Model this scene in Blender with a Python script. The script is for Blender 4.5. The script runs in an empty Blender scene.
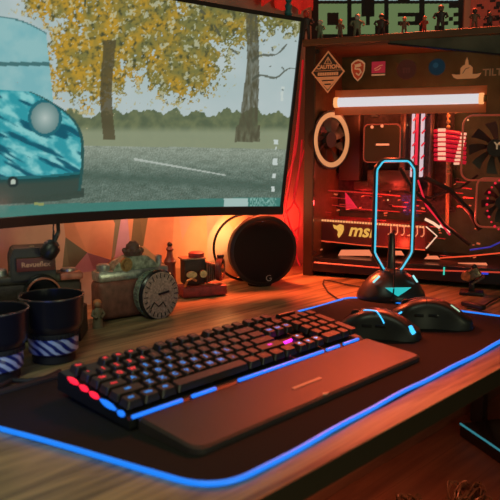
import bpy, bmesh, math, random
from mathutils import Vector, Matrix, noise
random.seed(7)
SC = bpy.context.scene
COL = SC.collection
R = math.radians
PI = math.pi

# ------------------------------------------------------------------ camera
TZ = 0.75                                   # desk top height
CAM = Vector((0, 0, TZ + .315))
FPX = 680.0
PITCH = math.atan(100 / FPX)
Fv = Vector((0, math.cos(PITCH), -math.sin(PITCH)))
Uv = Vector((0, math.sin(PITCH), math.cos(PITCH)))
Rv = Vector((1, 0, 0))
cd = bpy.data.cameras.new('camera')
co = bpy.data.objects.new('camera', cd)
COL.objects.link(co)
co.location = CAM
co.rotation_euler = (PI / 2 - PITCH, 0, 0)
cd.sensor_width = 36
cd.lens = FPX / 500 * 36
cd.clip_start = .02
cd.dof.use_dof = True
cd.dof.focus_distance = 1.45
cd.dof.aperture_fstop = 7.5
SC.camera = co


def ray(px, py):
    return (Fv * FPX + Rv * (px - 250) - Uv * (py - 250)).normalized()


def on_z(px, py, z):
    d = ray(px, py)
    return CAM + d * ((z - CAM.z) / d.z)


def proj(P):
    d = P - CAM
    k = d.dot(Fv)
    return 250 + FPX * d.dot(Rv) / k, 250 - FPX * d.dot(Uv) / k


def in_frame(M, px, py, v):
    """point of the plane y=v of frame M that lies in direction (px,py), in M's own coordinates"""
    Mi = M.inverted()
    o = Mi @ CAM
    d = Mi.to_3x3() @ ray(px, py)
    return o + d * ((v - o.y) / d.y)


# ------------------------------------------------------------------ materials
_m = {}


def mat(name, col, rough=.5, metal=0., emis=None, es=0., var=0., vs=40., bump=0., bs=300., spec=.5, coat=0., alpha=1.):
    if name in _m:
        return _m[name]
    m = bpy.data.materials.new(name)
    m.use_nodes = True
    nt = m.node_tree
    b = nt.nodes['Principled BSDF']
    b.inputs['Base Color'].default_value = (*col, 1)
    b.inputs['Roughness'].default_value = rough
    b.inputs['Metallic'].default_value = metal
    b.inputs['Specular IOR Level'].default_value = spec
    b.inputs['Coat Weight'].default_value = coat
    tc = nt.nodes.new('ShaderNodeTexCoord')
    n = nt.nodes.new('ShaderNodeTexNoise')
    n.inputs['Scale'].default_value = vs
    n.inputs['Detail'].default_value = 4
    nt.links.new(tc.outputs['Object'], n.inputs['Vector'])
    if var > 0:
        r = nt.nodes.new('ShaderNodeValToRGB')
        r.color_ramp.elements[0].position = .3
        r.color_ramp.elements[1].position = .7
        r.color_ramp.elements[0].color = (*[max(0, c * (1 - var)) for c in col], 1)
        r.color_ramp.elements[1].color = (*[min(1, c * (1 + var)) for c in col], 1)
        nt.links.new(n.outputs['Fac'], r.inputs['Fac'])
        nt.links.new(r.outputs['Color'], b.inputs['Base Color'])
    if bump > 0:
        n2 = nt.nodes.new('ShaderNodeTexNoise')
        n2.inputs['Scale'].default_value = bs
        nt.links.new(tc.outputs['Object'], n2.inputs['Vector'])
        bp = nt.nodes.new('ShaderNodeBump')
        bp.inputs['Strength'].default_value = bump
        bp.inputs['Distance'].default_value = .002
        nt.links.new(n2.outputs['Fac'], bp.inputs['Height'])
        nt.links.new(bp.outputs['Normal'], b.inputs['Normal'])
    if emis:
        b.inputs['Emission Color'].default_value = (*emis, 1)
        b.inputs['Emission Strength'].default_value = es
    _m[name] = m
    return m


def glow(name, col, s):
    return mat(name, (.02, .02, .02), .4, emis=col, es=s)


def wood(name, dark, light, rough=.45, scale=1., rotz=0., spec=.5):
    m = bpy.data.materials.new(name)
    m.use_nodes = True
    nt = m.node_tree
    b = nt.nodes['Principled BSDF']
    b.inputs['Roughness'].default_value = rough
    b.inputs['Specular IOR Level'].default_value = spec
    tc = nt.nodes.new('ShaderNodeTexCoord')
    mp = nt.nodes.new('ShaderNodeMapping')
    mp.inputs['Scale'].default_value = (1.2 * scale, 16 * scale, 16 * scale)
    nt.links.new(tc.outputs['Object'], mp.inputs['Vector'])
    n = nt.nodes.new('ShaderNodeTexNoise')
    n.inputs['Scale'].default_value = 2.2
    n.inputs['Detail'].default_value = 7
    n.inputs['Roughness'].default_value = .62
    n.inputs['Distortion'].default_value = 1.1
    nt.links.new(mp.outputs['Vector'], n.inputs['Vector'])
    r = nt.nodes.new('ShaderNodeValToRGB')
    e = r.color_ramp.elements
    e[0].position = .33
    e[0].color = (*dark, 1)
    e[1].position = .68
    e[1].color = (*light, 1)
    nt.links.new(n.outputs['Fac'], r.inputs['Fac'])
    # board joints: strips along x
    sx = nt.nodes.new('ShaderNodeSeparateXYZ')
    nt.links.new(tc.outputs['Object'], sx.inputs['Vector'])
    md = nt.nodes.new('ShaderNodeMath')
    md.operation = 'PINGPONG'
    md.inputs[1].default_value = .085
    nt.links.new(sx.outputs['Y'], md.inputs[0])
    lt = nt.nodes.new('ShaderNodeMath')
    lt.operation = 'LESS_THAN'
    lt.inputs[1].default_value = .0008
    nt.links.new(md.outputs[0], lt.inputs[0])
    mx = nt.nodes.new('ShaderNodeMix')
    mx.data_type = 'RGBA'
    nt.links.new(lt.outputs[0], mx.inputs['Factor'])
    nt.links.new(r.outputs['Color'], mx.inputs['A'])
    mx.inputs['B'].default_value = (*[c * .35 for c in dark], 1)
    nt.links.new(mx.outputs['Result'], b.inputs['Base Color'])
    bp = nt.nodes.new('ShaderNodeBump')
    bp.inputs['Strength'].default_value = .25
    bp.inputs['Distance'].default_value = .001
    nt.links.new(n.outputs['Fac'], bp.inputs['Height'])
    nt.links.new(bp.outputs['Normal'], b.inputs['Normal'])
    return m


def glass_mat():
    m = bpy.data.materials.new('tinted_glass')
    m.use_nodes = True
    nt = m.node_tree
    nt.nodes.clear()
    o = nt.nodes.new('ShaderNodeOutputMaterial')
    t = nt.nodes.new('ShaderNodeBsdfTransparent')
    t.inputs['Color'].default_value = (.93, .92, .9, 1)
    g = nt.nodes.new('ShaderNodeBsdfGlossy')
    g.inputs['Roughness'].default_value = .02
    f = nt.nodes.new('ShaderNodeFresnel')
    f.inputs['IOR'].default_value = 1.16
    mx = nt.nodes.new('ShaderNodeMixShader')
    nt.links.new(f.outputs[0], mx.inputs[0])
    nt.links.new(t.outputs[0], mx.inputs[1])
    nt.links.new(g.outputs[0], mx.inputs[2])
    nt.links.new(mx.outputs[0], o.inputs['Surface'])
    return m


BLACK = mat('black_plastic', (.012, .011, .010), .42, var=.2)
BLACKG = mat('black_gloss', (.015, .015, .015), .22)
DARK = mat('dark_metal', (.05, .045, .042), .35, .6)
CLOTH = mat('black_cloth', (.013, .011, .009), .92, var=.25, vs=900, bump=.4, bs=1500, spec=.2)
RUBBER = mat('black_rubber', (.010, .010, .010), .7)
LEATHER = mat('dark_leather', (.030, .017, .012), .55, var=.4, vs=120, bump=.5, bs=500)
RLEATHER = mat('red_leather', (.22, .03, .03), .5, var=.3, vs=120, bump=.4, bs=500)
SILVER = mat('silver_metal', (.45, .46, .42), .35, .7, var=.3, vs=150)
BRASS = mat('brass', (.6, .38, .16), .3, .9, var=.3, vs=150)
OLIVE = mat('olive_plastic', (.045, .036, .022), .5, var=.2)
WHITEP = mat('white_paint', (.75, .72, .68), .6, var=.05, bump=.1)


# ------------------------------------------------------------------ mesh builder
class MB:
    def __init__(s):
        s.b = bmesh.new()
        s.mi = 0

    def _tag(s, n0):
        s.b.faces.ensure_lookup_table()
        for f in s.b.faces[n0:]:
            f.material_index = s.mi

    def box(s, c, d, M=None, bev=0., seg=2, taper=0.):
        n0 = len(s.b.faces)
        r = bmesh.ops.create_cube(s.b, size=1)
        vs = r['verts']
        for v in vs:
            k = 1 - taper if v.co.z > 0 else 1
            v.co = Vector((v.co.x * d[0] * k, v.co.y * d[1] * k, v.co.z * d[2]))
        if bev > 0:
            es = list({e for v in vs for e in v.link_edges})
            q = bmesh.ops.bevel(s.b, geom=es, offset=bev, segments=seg, affect='EDGES', profile=.5)
            vs = list({v for f in s.b.faces[n0:] for v in f.verts}) if True else vs
        T = Matrix.Translation(Vector(c)) @ (M if M else Matrix.Identity(4))
        bmesh.ops.transform(s.b, matrix=T, verts=vs)
        s._tag(n0)
        return s

    def lathe(s, prof, M=None, seg=32, cap=True):
        """prof: (r, z) pairs about local z"""
        n0 = len(s.b.faces)
        T = M if M else Matrix.Identity(4)
        rings = []
        for (r, z) in prof:
            rings.append([s.b.verts.new(T @ Vector((r * math.cos(2 * PI * k / seg), r * math.sin(2 * PI * k / seg), z))) for k in range(seg)])
        for a, b in zip(rings, rings[1:]):
            for k in range(seg):
                s.b.faces.new((a[k], a[(k + 1) % seg], b[(k + 1) % seg], b[k]))
        if cap:
            s.b.faces.new(list(reversed(rings[0])))
            s.b.faces.new(rings[-1])
        s._tag(n0)
        return s

    def cyl(s, p0, p1, r0, r1=None, seg=20):
        r1 = r0 if r1 is None else r1
        p0, p1 = Vector(p0), Vector(p1)
        d = p1 - p0
        M = Matrix.Translation(p0) @ d.to_track_quat('Z', 'Y').to_matrix().to_4x4()
        return s.lathe([(r0, 0), (r1, d.length)], M, seg)

    def tube(s, pts, r, seg=8, closed=False):
        n0 = len(s.b.faces)
        pts = [Vector(p) for p in pts]
        n = len(pts)
        rings = []
        up = None
        for i, p in enumerate(pts):
            a = pts[(i - 1) % n] if (closed or i > 0) else p
            b = pts[(i + 1) % n] if (closed or i < n - 1) else p
            t = (b - a).normalized()
            if up is None:
                up = t.orthogonal().normalized()
            up = (up - t * up.dot(t)).normalized()
            w = t.cross(up)
            rr = r[i] if isinstance(r, (list, tuple)) else r
            rings.append([s.b.verts.new(p + (up * math.cos(2 * PI * k / seg) + w * math.sin(2 * PI * k / seg)) * rr) for k in range(seg)])
        pr = list(zip(rings, rings[1:]))
        for a, b in pr:
            for k in range(seg):
                s.b.faces.new((a[k], a[(k + 1) % seg], b[(k + 1) % seg], b[k]))
        if closed:
            a, b = rings[-1], rings[0]
            off = min(range(seg), key=lambda o: (a[0].co - b[o].co).length)
            for k in range(seg):
                s.b.faces.new((a[k], a[(k + 1) % seg], b[(k + 1 + off) % seg], b[(k + off) % seg]))
        else:
            s.b.faces.new(list(reversed(rings[0])))
            s.b.faces.new(rings[-1])
        s._tag(n0)
        return s

    def prism(s, poly, z0, z1, M=None):
        """poly in local xy, extruded from z0 to z1"""
        n0 = len(s.b.faces)
        T = M if M else Matrix.Identity(4)
        a = [s.b.verts.new(T @ Vector((x, y, z0))) for x, y in poly]
        b = [s.b.verts.new(T @ Vector((x, y, z1))) for x, y in poly]
        n = len(poly)
        s.b.faces.new(list(reversed(a)))
        s.b.faces.new(b)
        for k in range(n):
            s.b.faces.new((a[k], a[(k + 1) % n], b[(k + 1) % n], b[k]))
        s._tag(n0)
        return s

    def ball(s, c, r, M=None, u=20, v=12):
        n0 = len(s.b.faces)
        q = bmesh.ops.create_uvsphere(s.b, u_segments=u, v_segments=v, radius=1)
        rr = r if isinstance(r, (tuple, list)) else (r, r, r)
        T = Matrix.Translation(Vector(c)) @ (M if M else Matrix.Identity(4)) @ Matrix.Diagonal((*rr, 1))
        bmesh.ops.transform(s.b, matrix=T, verts=q['verts'])
        s._tag(n0)
        return s

    def text(s, txt, size, M, ext=.0004, bold=0., shear=0., align='CENTER'):
        cu = bpy.data.curves.new('t', 'FONT')
        cu.body = txt
        cu.size = size
        cu.extrude = ext
        cu.offset = bold
        cu.shear = shear
        cu.align_x = align
        cu.align_y = 'CENTER'
        cu.resolution_u = 3
        o = bpy.data.objects.new('t', cu)
        me = bpy.data.meshes.new_from_object(o)
        me.transform(M)
        n0 = len(s.b.faces)
        s.b.from_mesh(me)
        s._tag(n0)
        bpy.data.objects.remove(o)
        bpy.data.meshes.remove(me)
        bpy.data.curves.remove(cu)
        return s

    def build(s, name, m, parent=None, smooth=True, **kw):
        me = bpy.data.meshes.new(name)
        bmesh.ops.recalc_face_normals(s.b, faces=s.b.faces)
        s.b.to_mesh(me)
        s.b.free()
        for x in (m if isinstance(m, (list, tuple)) else [m]):
            me.materials.append(x)
        if smooth:
            me.shade_smooth()
            try:
                me.set_sharp_from_angle(angle=R(35))
            except Exception:
                pass
        o = bpy.data.objects.new(name, me)
        COL.objects.link(o)
        if parent:
            o.parent = parent
        tag(o, **kw)
        return o


def tag(o, label=None, cat=None, group=None, kind=None):
    if label:
        o['label'] = label
    if cat:
        o['category'] = cat
    if group:
        o['group'] = group
    if kind:
        o['kind'] = kind
    return o


def thing(name, M, label, cat, group=None):
    o = bpy.data.objects.new(name, None)
    COL.objects.link(o)
    o.empty_display_size = .03
    if not isinstance(M, Matrix):
        M = Matrix.Translation(Vector(M))
    o.matrix_world = M
    return tag(o, label, cat, group)


def frame(loc, deg=0.):
    return Matrix.Translation(Vector(loc)) @ Matrix.Rotation(R(deg), 4, 'Z')


XZ = Matrix.Rotation(PI / 2, 4, 'X')          # text plane upright, facing -y


def circ(cx, cz, rx, rz, y, n=40, a0=0, a1=360):
    return [(cx + rx * math.cos(R(a0 + (a1 - a0) * k / n)), y, cz + rz * math.sin(R(a0 + (a1 - a0) * k / n))) for k in range(n + (0 if a1 - a0 == 360 else 1))]


def rrect(x0, y0, x1, y1, r, n=6):
    P = []
    for (cx, cy, a) in ((x1 - r, y1 - r, 0), (x0 + r, y1 - r, 90), (x0 + r, y0 + r, 180), (x1 - r, y0 + r, 270)):
        for k in range(n + 1):
            t = R(a + 90 * k / n)
            P.append((cx + r * math.cos(t), cy + r * math.sin(t)))
    return P


# ------------------------------------------------------------------ desk frame: x along the desk to the back right, y towards the wall
A = 46.5
L = Vector((math.cos(R(A)), math.sin(R(A)), 0))
S = Vector((-L.y, L.x, 0))
DK = frame((0.0878, 0.6636, 0), A)             # origin on the desk's front edge
WALLY = .80                                    # desk depth, wall behind
WOOD = wood('oak_desk', (.060, .046, .024), (.38, .30, .155), .38, 1.25)
WOODF = wood('floor_boards', (.10, .05, .03), (.20, .10, .055), .5, .6)

# ------------------------------------------------------------------ room
def room_box(name, x0, x1, y0, y1, z0, z1, m):
    o = MB().box(((x0 + x1) / 2, (y0 + y1) / 2, (z0 + z1) / 2), (x1 - x0, y1 - y0, z1 - z0)).build(name, m, smooth=False, kind='structure')
    o.matrix_world = frame((0.0878, 0.6636, 0), A)
    return o


WALL = mat('wall_plaster', (.42, .34, .28), .85, var=.06, vs=6, bump=.15, bs=200)
WDARK = mat('wall_dark', (.10, .075, .06), .9, var=.1, vs=4, bump=.1)
room_box('floor', -2.6, 3.0, -2.6, WALLY + .1, -.1, 0, WOODF)
room_box('wall_back', -2.6, 3.0, WALLY + .005, WALLY + .1, 0, 2.6, WALL)
room_box('baseboard_back', -2.6, 3.0, WALLY - .012, WALLY + .004, 0.001, .13, WOODF)
room_box('wall_right', 3.0, 3.1, -2.6, WALLY + .1, 0, 2.6, WDARK)
room_box('wall_left', -2.7, -2.6, -2.6, WALLY + .1, 0, 2.6, WDARK)
room_box('ceiling', -2.7, 3.1, -2.6, WALLY + .1, 2.6, 2.7, WALL)

# faceted panels on the wall behind the monitor
WM = frame((0.0878, 0.6636, 0), A)
DKi = WM.inverted()


def wl(px, py, v=WALLY):
    return in_frame(WM, px, py, v)


fac = MB()
COLS = [(.62, .50, .42), (.17, .21, .16), (.56, .38, .56), (.66, .36, .22), (.20, .17, .09), (.66, .50, .30)]  # coral and sand have the warm wall light put into their colour
MF = [mat('facet_%s' % n, c, .75, var=.05) for n, c in zip(('cream', 'grey_green', 'lilac', 'coral', 'olive', 'sand'), COLS)]
# points in the photo's own view of the wall, carried onto the wall plane
PT = {'a': (-60, 190), 'b': (0, 190), 'c': (59, 190), 'd': (97, 190), 'e': (106, 190), 'f': (125, 190), 'g': (136, 190), 'h': (152, 190), 'i': (175, 190), 'j': (205, 190), 'k': (250, 190),
      'm': (64, 237), 'n': (84, 252), 'o': (106, 259), 'p': (113, 256), 'q': (128, 250), 'r': (139, 245), 's': (165, 268), 't': (178, 240), 'u': (205, 262), 'v': (235, 240),
      'w': (-60, 330), 'x': (20, 320), 'y': (58, 285), 'z': (68, 273), 'A': (93, 271), 'B': (113, 300), 'C': (140, 292), 'D': (180, 296), 'E': (215, 290), 'F': (260, 285),
      'l': (112, 223), 'H': (-10, 250), 'I': (30, 245), 'J': (60, 310), 'K': (90, 305)}
BU = {k: random.uniform(.004, .022) for k in PT}
for k in 'abcdefghijkwJKBCDEFx':
    BU[k] = .002
TR = [('abH', 0), ('bIH', 0), ('bcI', 0), ('cmI', 0), ('aHw', 0), ('HxwI'[:3], 0), ('HIx', 0), ('Iyx', 0), ('Imy', 0), ('cdn', 3), ('cnm', 3), ('mnz', 1), ('mzy', 1), ('dln', 3), ('nlo', 3), ('nAz', 2), ('noA', 2),
      ('del', 1), ('efl', 1), ('flp', 1), ('lpo', 1), ('fqp', 2), ('fgq', 3), ('ghr', 4), ('grq', 4), ('opA', 3), ('AKz', 0), ('zKJ', 0), ('zJy', 0), ('yJx', 0), ('xJw', 0), ('ApB', 3), ('ABK', 3), ('pqB', 2), ('qCB', 3), ('qrC', 3),
      ('his', 3), ('hsr', 3), ('rsC', 5), ('its', 5), ('ijt', 0), ('tus', 5), ('sDC', 3), ('suD', 5), ('jut', 5), ('jvu', 0), ('jkv', 5), ('uED', 5), ('uvE', 0), ('vFE', 5), ('kFv', 0)]
vv = {}
for k, (px, py) in PT.items():
    q = wl(px, py)
    vv[k] = (q, fac.b.verts.new((q.x, WALLY - BU[k], q.z)), fac.b.verts.new((q.x, WALLY + .004, q.z)))
for t, ci in TR:
    t = t.replace('w', 'w')
    for idx in (1, 2):
        try:
            f = fac.b.faces.new([vv[c][idx] for c in t])
            f.material_index = ci
        except ValueError:
            pass
# close the rim of the relief
rim = [e for e in fac.b.edges if len(e.link_faces) == 1]
fr = [e for e in rim if all(abs(v.co.y - (WALLY + .004)) > 1e-6 for v in e.verts)]
f2b = {vv[k][1]: vv[k][2] for k in vv}
for e in fr:
    a, b = e.verts
    try:
        fac.b.faces.new((a, b, f2b[b], f2b[a]))
    except ValueError:
        pass
o = fac.build('trim_1', MF, None, smooth=False, kind='structure')
o.matrix_world = WM

# ------------------------------------------------------------------ desk
desk = thing('desk', WM, 'oak board desk carrying the keyboard, monitor and computer', 'desk')
DX0, DX1 = -1.3, 2.05
MB().box(((DX0 + DX1) / 2, WALLY / 2 - .003, TZ - .014), (DX1 - DX0, WALLY - .006, .028), bev=.002).build('tabletop', WOOD, desk, smooth=False)
for x in (DX0 + .1, DX1 - .1):
    for y in (.1, WALLY - .08):
        MB().box((x, y, (TZ - .028) / 2), (.05, .05, TZ - .028), bev=.004).build('leg', DARK, desk)


# ------------------------------------------------------------------ extended mouse pad
PADZ = .004
n_ = Vector((-.729, .684))


def px2(px, py, z=0.):
    p = on_z(px, py, TZ + z)
    return (p.x, p.y)


C1 = px2(218, 494)
Cl = px2(-60, 414)
Cbl = px2(40, 385.5)
C2 = px2(352, 299)
C3 = (.5265, 1.2145)


def round_poly(P, rs, n=8):
    out = []
    m = len(P)
    for i in range(m):
        a, b, c = Vector(P[i - 1]), Vector(P[i]), Vector(P[(i + 1) % m])
        r = rs[i]
        u, w = (a - b).normalized(), (c - b).normalized()
        s, e = b + u * r, b + w * r
        for k in range(n + 1):
            t = k / n
            out.append(tuple(s * (1 - t) ** 2 + b * 2 * t * (1 - t) + e * t * t))
    return out


padpoly = round_poly([C1, C3, C2, Cbl, Cl], [.045, .03, .03, .030, .03])
pad = thing('mouse_pad', (0, 0, TZ), 'long black cloth desk mat edged with a blue glowing tube, under the keyboard', 'mouse pad')
MB().prism(padpoly, 0.0002, PADZ).build('cloth_surface', CLOTH, pad, smooth=False)
LED = glow('blue_led_tube', (.005, .21, .9), 1.1)
LEDC = glow('blue_led_core', (.01, .25, 1.0), 1.9)
# split outline: lit on all but the back left corner
n = 9
pp = [Vector((x, y, .0035)) for x, y in padpoly]
xb = pp[3 * n - 1].lerp(pp[3 * n], .45)
dark_seg = [xb] + pp[3 * n:4 * n + 6]
lit = pp[4 * n + 5:] + pp[:3 * n] + [xb]
dense = []
for a, b in zip(lit, lit[1:]):
    k = max(1, int((b - a).length / .02))
    for j in range(k):
        q = a.lerp(b, j / k)
        q.z += .0006 * math.sin(q.x * 37 + q.y * 23)
        off = .0012 * math.sin(q.x * 19 + 1.3)
        dense.append(q + Vector((off, -off, 0)))
dense.append(lit[-1])
MB().tube(dense, .0029, 10).build('light_tube', LED, pad, label='blue glowing edge tube')
MB().tube([Vector((p.x, p.y, .005)) for p in dark_seg], .0055, 10).build('tube_sleeve', RUBBER, pad, label='unlit black sleeve at the back left corner')

# braided cable beside the pad's back-left corner
pts = [on_z(x, y, TZ + .006) for x, y in ((-20, 396), (0, 386), (12, 380), (26, 381), (42, 379), (50, 376), (60, 371))]
MB().tube(pts, .0035, 8).build('braided_cable', RUBBER, label='black braided cable on the desk behind the left corner of the mat', cat='cable')

# ------------------------------------------------------------------ keyboard
KA = 46.4
KB = frame((-.054, .655, TZ + PADZ + .0004), KA)
KW = .45
KS = .150                                  # slope of the key plate
kb = thing('keyboard', KB, 'full size black mechanical keyboard with red and blue lit keys', 'keyboard')
KP = mat('keyboard_black', (.010, .010, .010), .38)
KEYM = mat('keycap_black', (.018, .013, .011), .40, var=.15)
REST = mat('wrist_rest_soft', (.034, .024, .020), .42, var=.12, vs=60, bump=.2, bs=900)
mb = MB()
tilt = Matrix.Rotation(R(4), 4, 'X')
prof = [(.102, .003), (.102, .013), (.108, .0165), (.245, .0165 + .137 * KS), (.250, .013 + .137 * KS), (.252, .012)]
bm = mb.b
va = [bm.verts.new((-.009, y, z)) for y, z in prof]
vb = [bm.verts.new((KW - .002, y, z)) for y, z in prof]
bm.faces.new(va)
bm.faces.new(list(reversed(vb)))
for i in range(len(prof)):
    j = (i + 1) % len(prof)
    bm.faces.new((va[i], vb[i], vb[j], va[j]))
mb.build('keyboard_base', KP, kb, smooth=False)
for x in (.05, KW - .05):
    MB().box((x, .235, .0065), (.03, .02, .013), bev=.001).build('rubber_foot', RUBBER, kb)
    MB().box((x, .115, .0018), (.03, .02, .003)).build('rubber_foot', RUBBER, kb)
# wrist rest
wr = MB()
pl = round_poly([(0, 0), (KW, 0), (KW, .099), (0, .099)], [.018, .01, .003, .003], 6)
a = [wr.b.verts.new((x, y, 0)) for x, y in pl]
b = [wr.b.verts.new((x, y, .006 + .07 * y)) for x, y in pl]
cen = []
c_ = [wr.b.verts.new((x + (KW / 2 - x) * .015, y + (.05 - y) * .06, .0085 + .07 * y)) for x, y in pl]
nn = len(pl)
for k in range(nn):
    wr.b.faces.new((a[k], a[(k + 1) % nn], b[(k + 1) % nn], b[k]))
    wr.b.faces.new((b[k], b[(k + 1) % nn], c_[(k + 1) % nn], c_[k]))
wr.b.faces.new(c_)
wr.b.faces.new(list(reversed(a)))
rest = wr.build('wrist_rest', REST, kb, smooth=False, label='smooth dark wrist rest along the front')
LOGO = mat('logo_print', (.75, .42, .28), .35)


def kbl(px, py, z):
    p = KB.inverted() @ on_z(px, py, TZ + PADZ + z)
    return p


# worn wordmark (letters too blurred to read) and small emblem
p0, p1 = kbl(293, 388, .013), kbl(321, 377, .013)
mb = MB()
d = (p1 - p0)
d.z = 0
nl = 11
for k in range(nl):
    c = p0 + d * ((k + .5) / nl)
    zz = .0087 + .07 * c.y + .0004
    mb.box((c.x, c.y, zz), (d.length / nl * .86, .0048, .0005), M=Matrix.Rotation(math.atan2(d.y, d.x), 4, 'Z') @ Matrix.Rotation(R(4), 4, 'X'))
e = kbl(325.5, 391.5, .012)
mb.build('printed_wordmark', LOGO, rest, smooth=False, label='pale orange printed wordmark')
mb = MB()
mb.prism([(e.x - .006, e.y - .001), (e.x - .001, e.y - .003), (e.x + .006, e.y - .001), (e.x + .002, e.y + .002), (e.x - .002, e.y + .0035)], .0087 + .07 * e.y - .0006, .0087 + .07 * e.y + .0006)
mb.build('printed_emblem', LOGO, rest, smooth=False, label='small pale orange emblem')

LG = {'red': glow('legend_red', (1, .03, .04), .9), 'blue': glow('legend_blue', (.02, .30, .9), .75), 'dim': mat('legend_grey', (.20, .10, .07), .4),
      'mag': glow('legend_magenta', (1, .03, .6), 1.2), 'bblue': glow('legend_bright_blue', (.1, .5, 1), 1.4)}
P = .0199
KX0 = -.006


def key(u, row, w, txt, colr, h=1., name='keycap', raise_=0.):
    """u in key units, row 0 = front"""
    y = .109 + (row + .5 * h) * P + (.004 if row >= 5 else 0)
    x = KX0 + (u + w / 2) * P
    base = .0165 + (y - .108) * KS
    g = .0012
    mb = MB()
    W, D, H = w * P - 2 * g, h * P - 2 * g, .0088 + raise_
    T = Matrix.Translation((x, y, base + .0055)) @ Matrix.Rotation(math.atan(KS), 4, 'X')
    lo = rrect(-W / 2, -D / 2, W / 2, D / 2, .0015, 2)
    ins = .0022
    hi = rrect(-W / 2 + ins, -D / 2 + ins * .9, W / 2 - ins, D / 2 - ins * .7, .0022, 2)
    va = [mb.b.verts.new(T @ Vector((p[0], p[1], 0))) for p in lo]
    vb = [mb.b.verts.new(T @ Vector((p[0], p[1], H))) for p in hi]
    m = len(va)
    mb.b.faces.new(list(reversed(va)))
    for k in range(m):
        mb.b.faces.new((va[k], va[(k + 1) % m], vb[(k + 1) % m], vb[k]))
    mb.b.faces.new(vb)
    # stem
    mb.cyl(T @ Vector((0, 0, -.0065)), T @ Vector((0, 0, .001)), .003, seg=8)
    if txt:
        mb.mi = 1
        sz = .0092 if len(txt) == 1 else (.0056 if len(txt) < 4 else .0042)
        mb.text(txt, sz, T @ Matrix.Translation((0, .001, H + .0001)), .00015, bold=.0004)
    return mb.build(name, [KEYM, LG[colr]], kb, smooth=False)


rows = [
    (5.0, [(0, 1, 'Esc')] + [(2 + i, 1, 'F%d' % (i + 1)) for i in range(4)] + [(6.5 + i, 1, 'F%d' % (i + 5)) for i in range(4)] + [(11 + i, 1, 'F%d' % (i + 9)) for i in range(4)]
     + [(15.25, 1, 'Prt'), (16.25, 1, 'Scr'), (17.25, 1, 'Brk')]),
    (4, [(i, 1, c) for i, c in enumerate('`1234567890-=')] + [(13, 2, 'Back')] + [(15.25, 1, 'Ins'), (16.25, 1, 'Hm'), (17.25, 1, 'Up'), (18.5, 1, 'Num'), (19.5, 1, '/'), (20.5, 1, '*'), (21.5, 1, '-')]),
    (3, [(0, 1.5, 'Tab')] + [(1.5 + i, 1, c) for i, c in enumerate('QWERTYUIOP[]')] + [(13.5, 1.5, '\\')] + [(15.25, 1, 'Del'), (16.25, 1, 'End'), (17.25, 1, 'Dn'), (18.5, 1, '7'), (19.5, 1, '8'), (20.5, 1, '9')]),
    (2, [(0, 1.75, 'Caps')] + [(1.75 + i, 1, c) for i, c in enumerate("ASDFGHJKL;'")] + [(12.75, 2.25, 'Enter')] + [(18.5, 1, '4'), (19.5, 1, '5'), (20.5, 1, '6')]),
    (1, [(0, 2.25, 'Shift')] + [(2.25 + i, 1, c) for i, c in enumerate('ZXCVBNM,./')] + [(12.25, 2.75, 'Shift')] + [(16.25, 1, '^')] + [(18.5, 1, '1'), (19.5, 1, '2'), (20.5, 1, '3')]),
    (0, [(0, 1.25, 'Ctrl'), (1.25, 1.25, 'Win'), (2.5, 1.25, 'Alt'), (3.75, 6.25, ''), (10, 1.25, 'Alt'), (11.25, 1.25, 'Fn'), (12.5, 1.25, 'Me'), (13.75, 1.25, 'Ctrl')] + [(15.25, 1, '<'), (16.25, 1, 'v'), (17.25, 1, '>'), (18.5, 2, '0'), (20.5, 1, '.')]),
]
for row, ks in rows:
    for (u, w, t) in ks:
        c = 'dim'
        if row in (0, 1, 2, 3) and u < 10:
            c = 'blue'
        if row == 3 and u > 6:
            c = 'dim'
        if row >= 3 and u < 4.5 and (row >= 4 or u < 3):
            c = 'red'
        if u == 0 and row >= 2:
            c = 'red'
        if row == 1 and 12 <= u <= 13:
            c = 'mag'
        if 15 <= u <= 17.3 and row in (0, 1, 2, 3):
            c = 'bblue' if row < 2 else 'blue'
        nm = 'space_bar' if w > 5 else ('wide_keycap' if w > 1 else 'keycap')
        key(u, row, w, t, c, 1, nm)
key(21.5, 2, 1, '+', 'dim', 2, 'wide_keycap')
key(21.5, 0, 1, '', 'dim', 2, 'wide_keycap')
# glow strips between the rows at the left edge, and along the front edge
UG_R = glow('underglow_red', (1, .01, .04), 1.5)
UG_B = glow('underglow_blue', (.01, .2, 1), 1.2)
for (r0, r1, m_, l_) in ((5.9, 4.75, UG_R, 'red side light'), (4.6, 3.7, UG_R, 'red side light'), (3.55, 2.6, UG_R, 'red side light'), (2.45, .9, UG_B, 'blue side light'), (.75, .1, UG_B, 'blue side light')):
    ya, yb = .109 + r0 * P, .109 + r1 * P
    MB().tube([(-.0085, y, .0165 + (y - .108) * KS - .0005) for y in (ya, (ya * 3 + yb) / 4, (ya + yb) / 2, (ya + 3 * yb) / 4, yb)], [.0012, .0030, .0036, .0030, .0012], 8).build('side_light', m_, kb, label=l_)
for (x0, x1) in ((-.004, .070), (.085, .125), (.165, .345), (.352, .385), (.395, .435)):
    MB().box(((x0 + x1) / 2, .1035, .0155), (x1 - x0, .004, .0042), bev=.001).build('front_light', UG_B, kb, label='blue light bar under the front row')
ml = MB().tube([kbl(284, 343, .030), kbl(300, 336.5, .030)], .0022, 8)
ml.build('row_light', glow('underglow_magenta', (1, .02, .8), 2.5), kb, label='magenta light under the right shift key')
MB().cyl((KW - .06, .2335, .037), (KW - .02, .2335, .037), .0045).build('volume_roller', DARK, kb)

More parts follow.
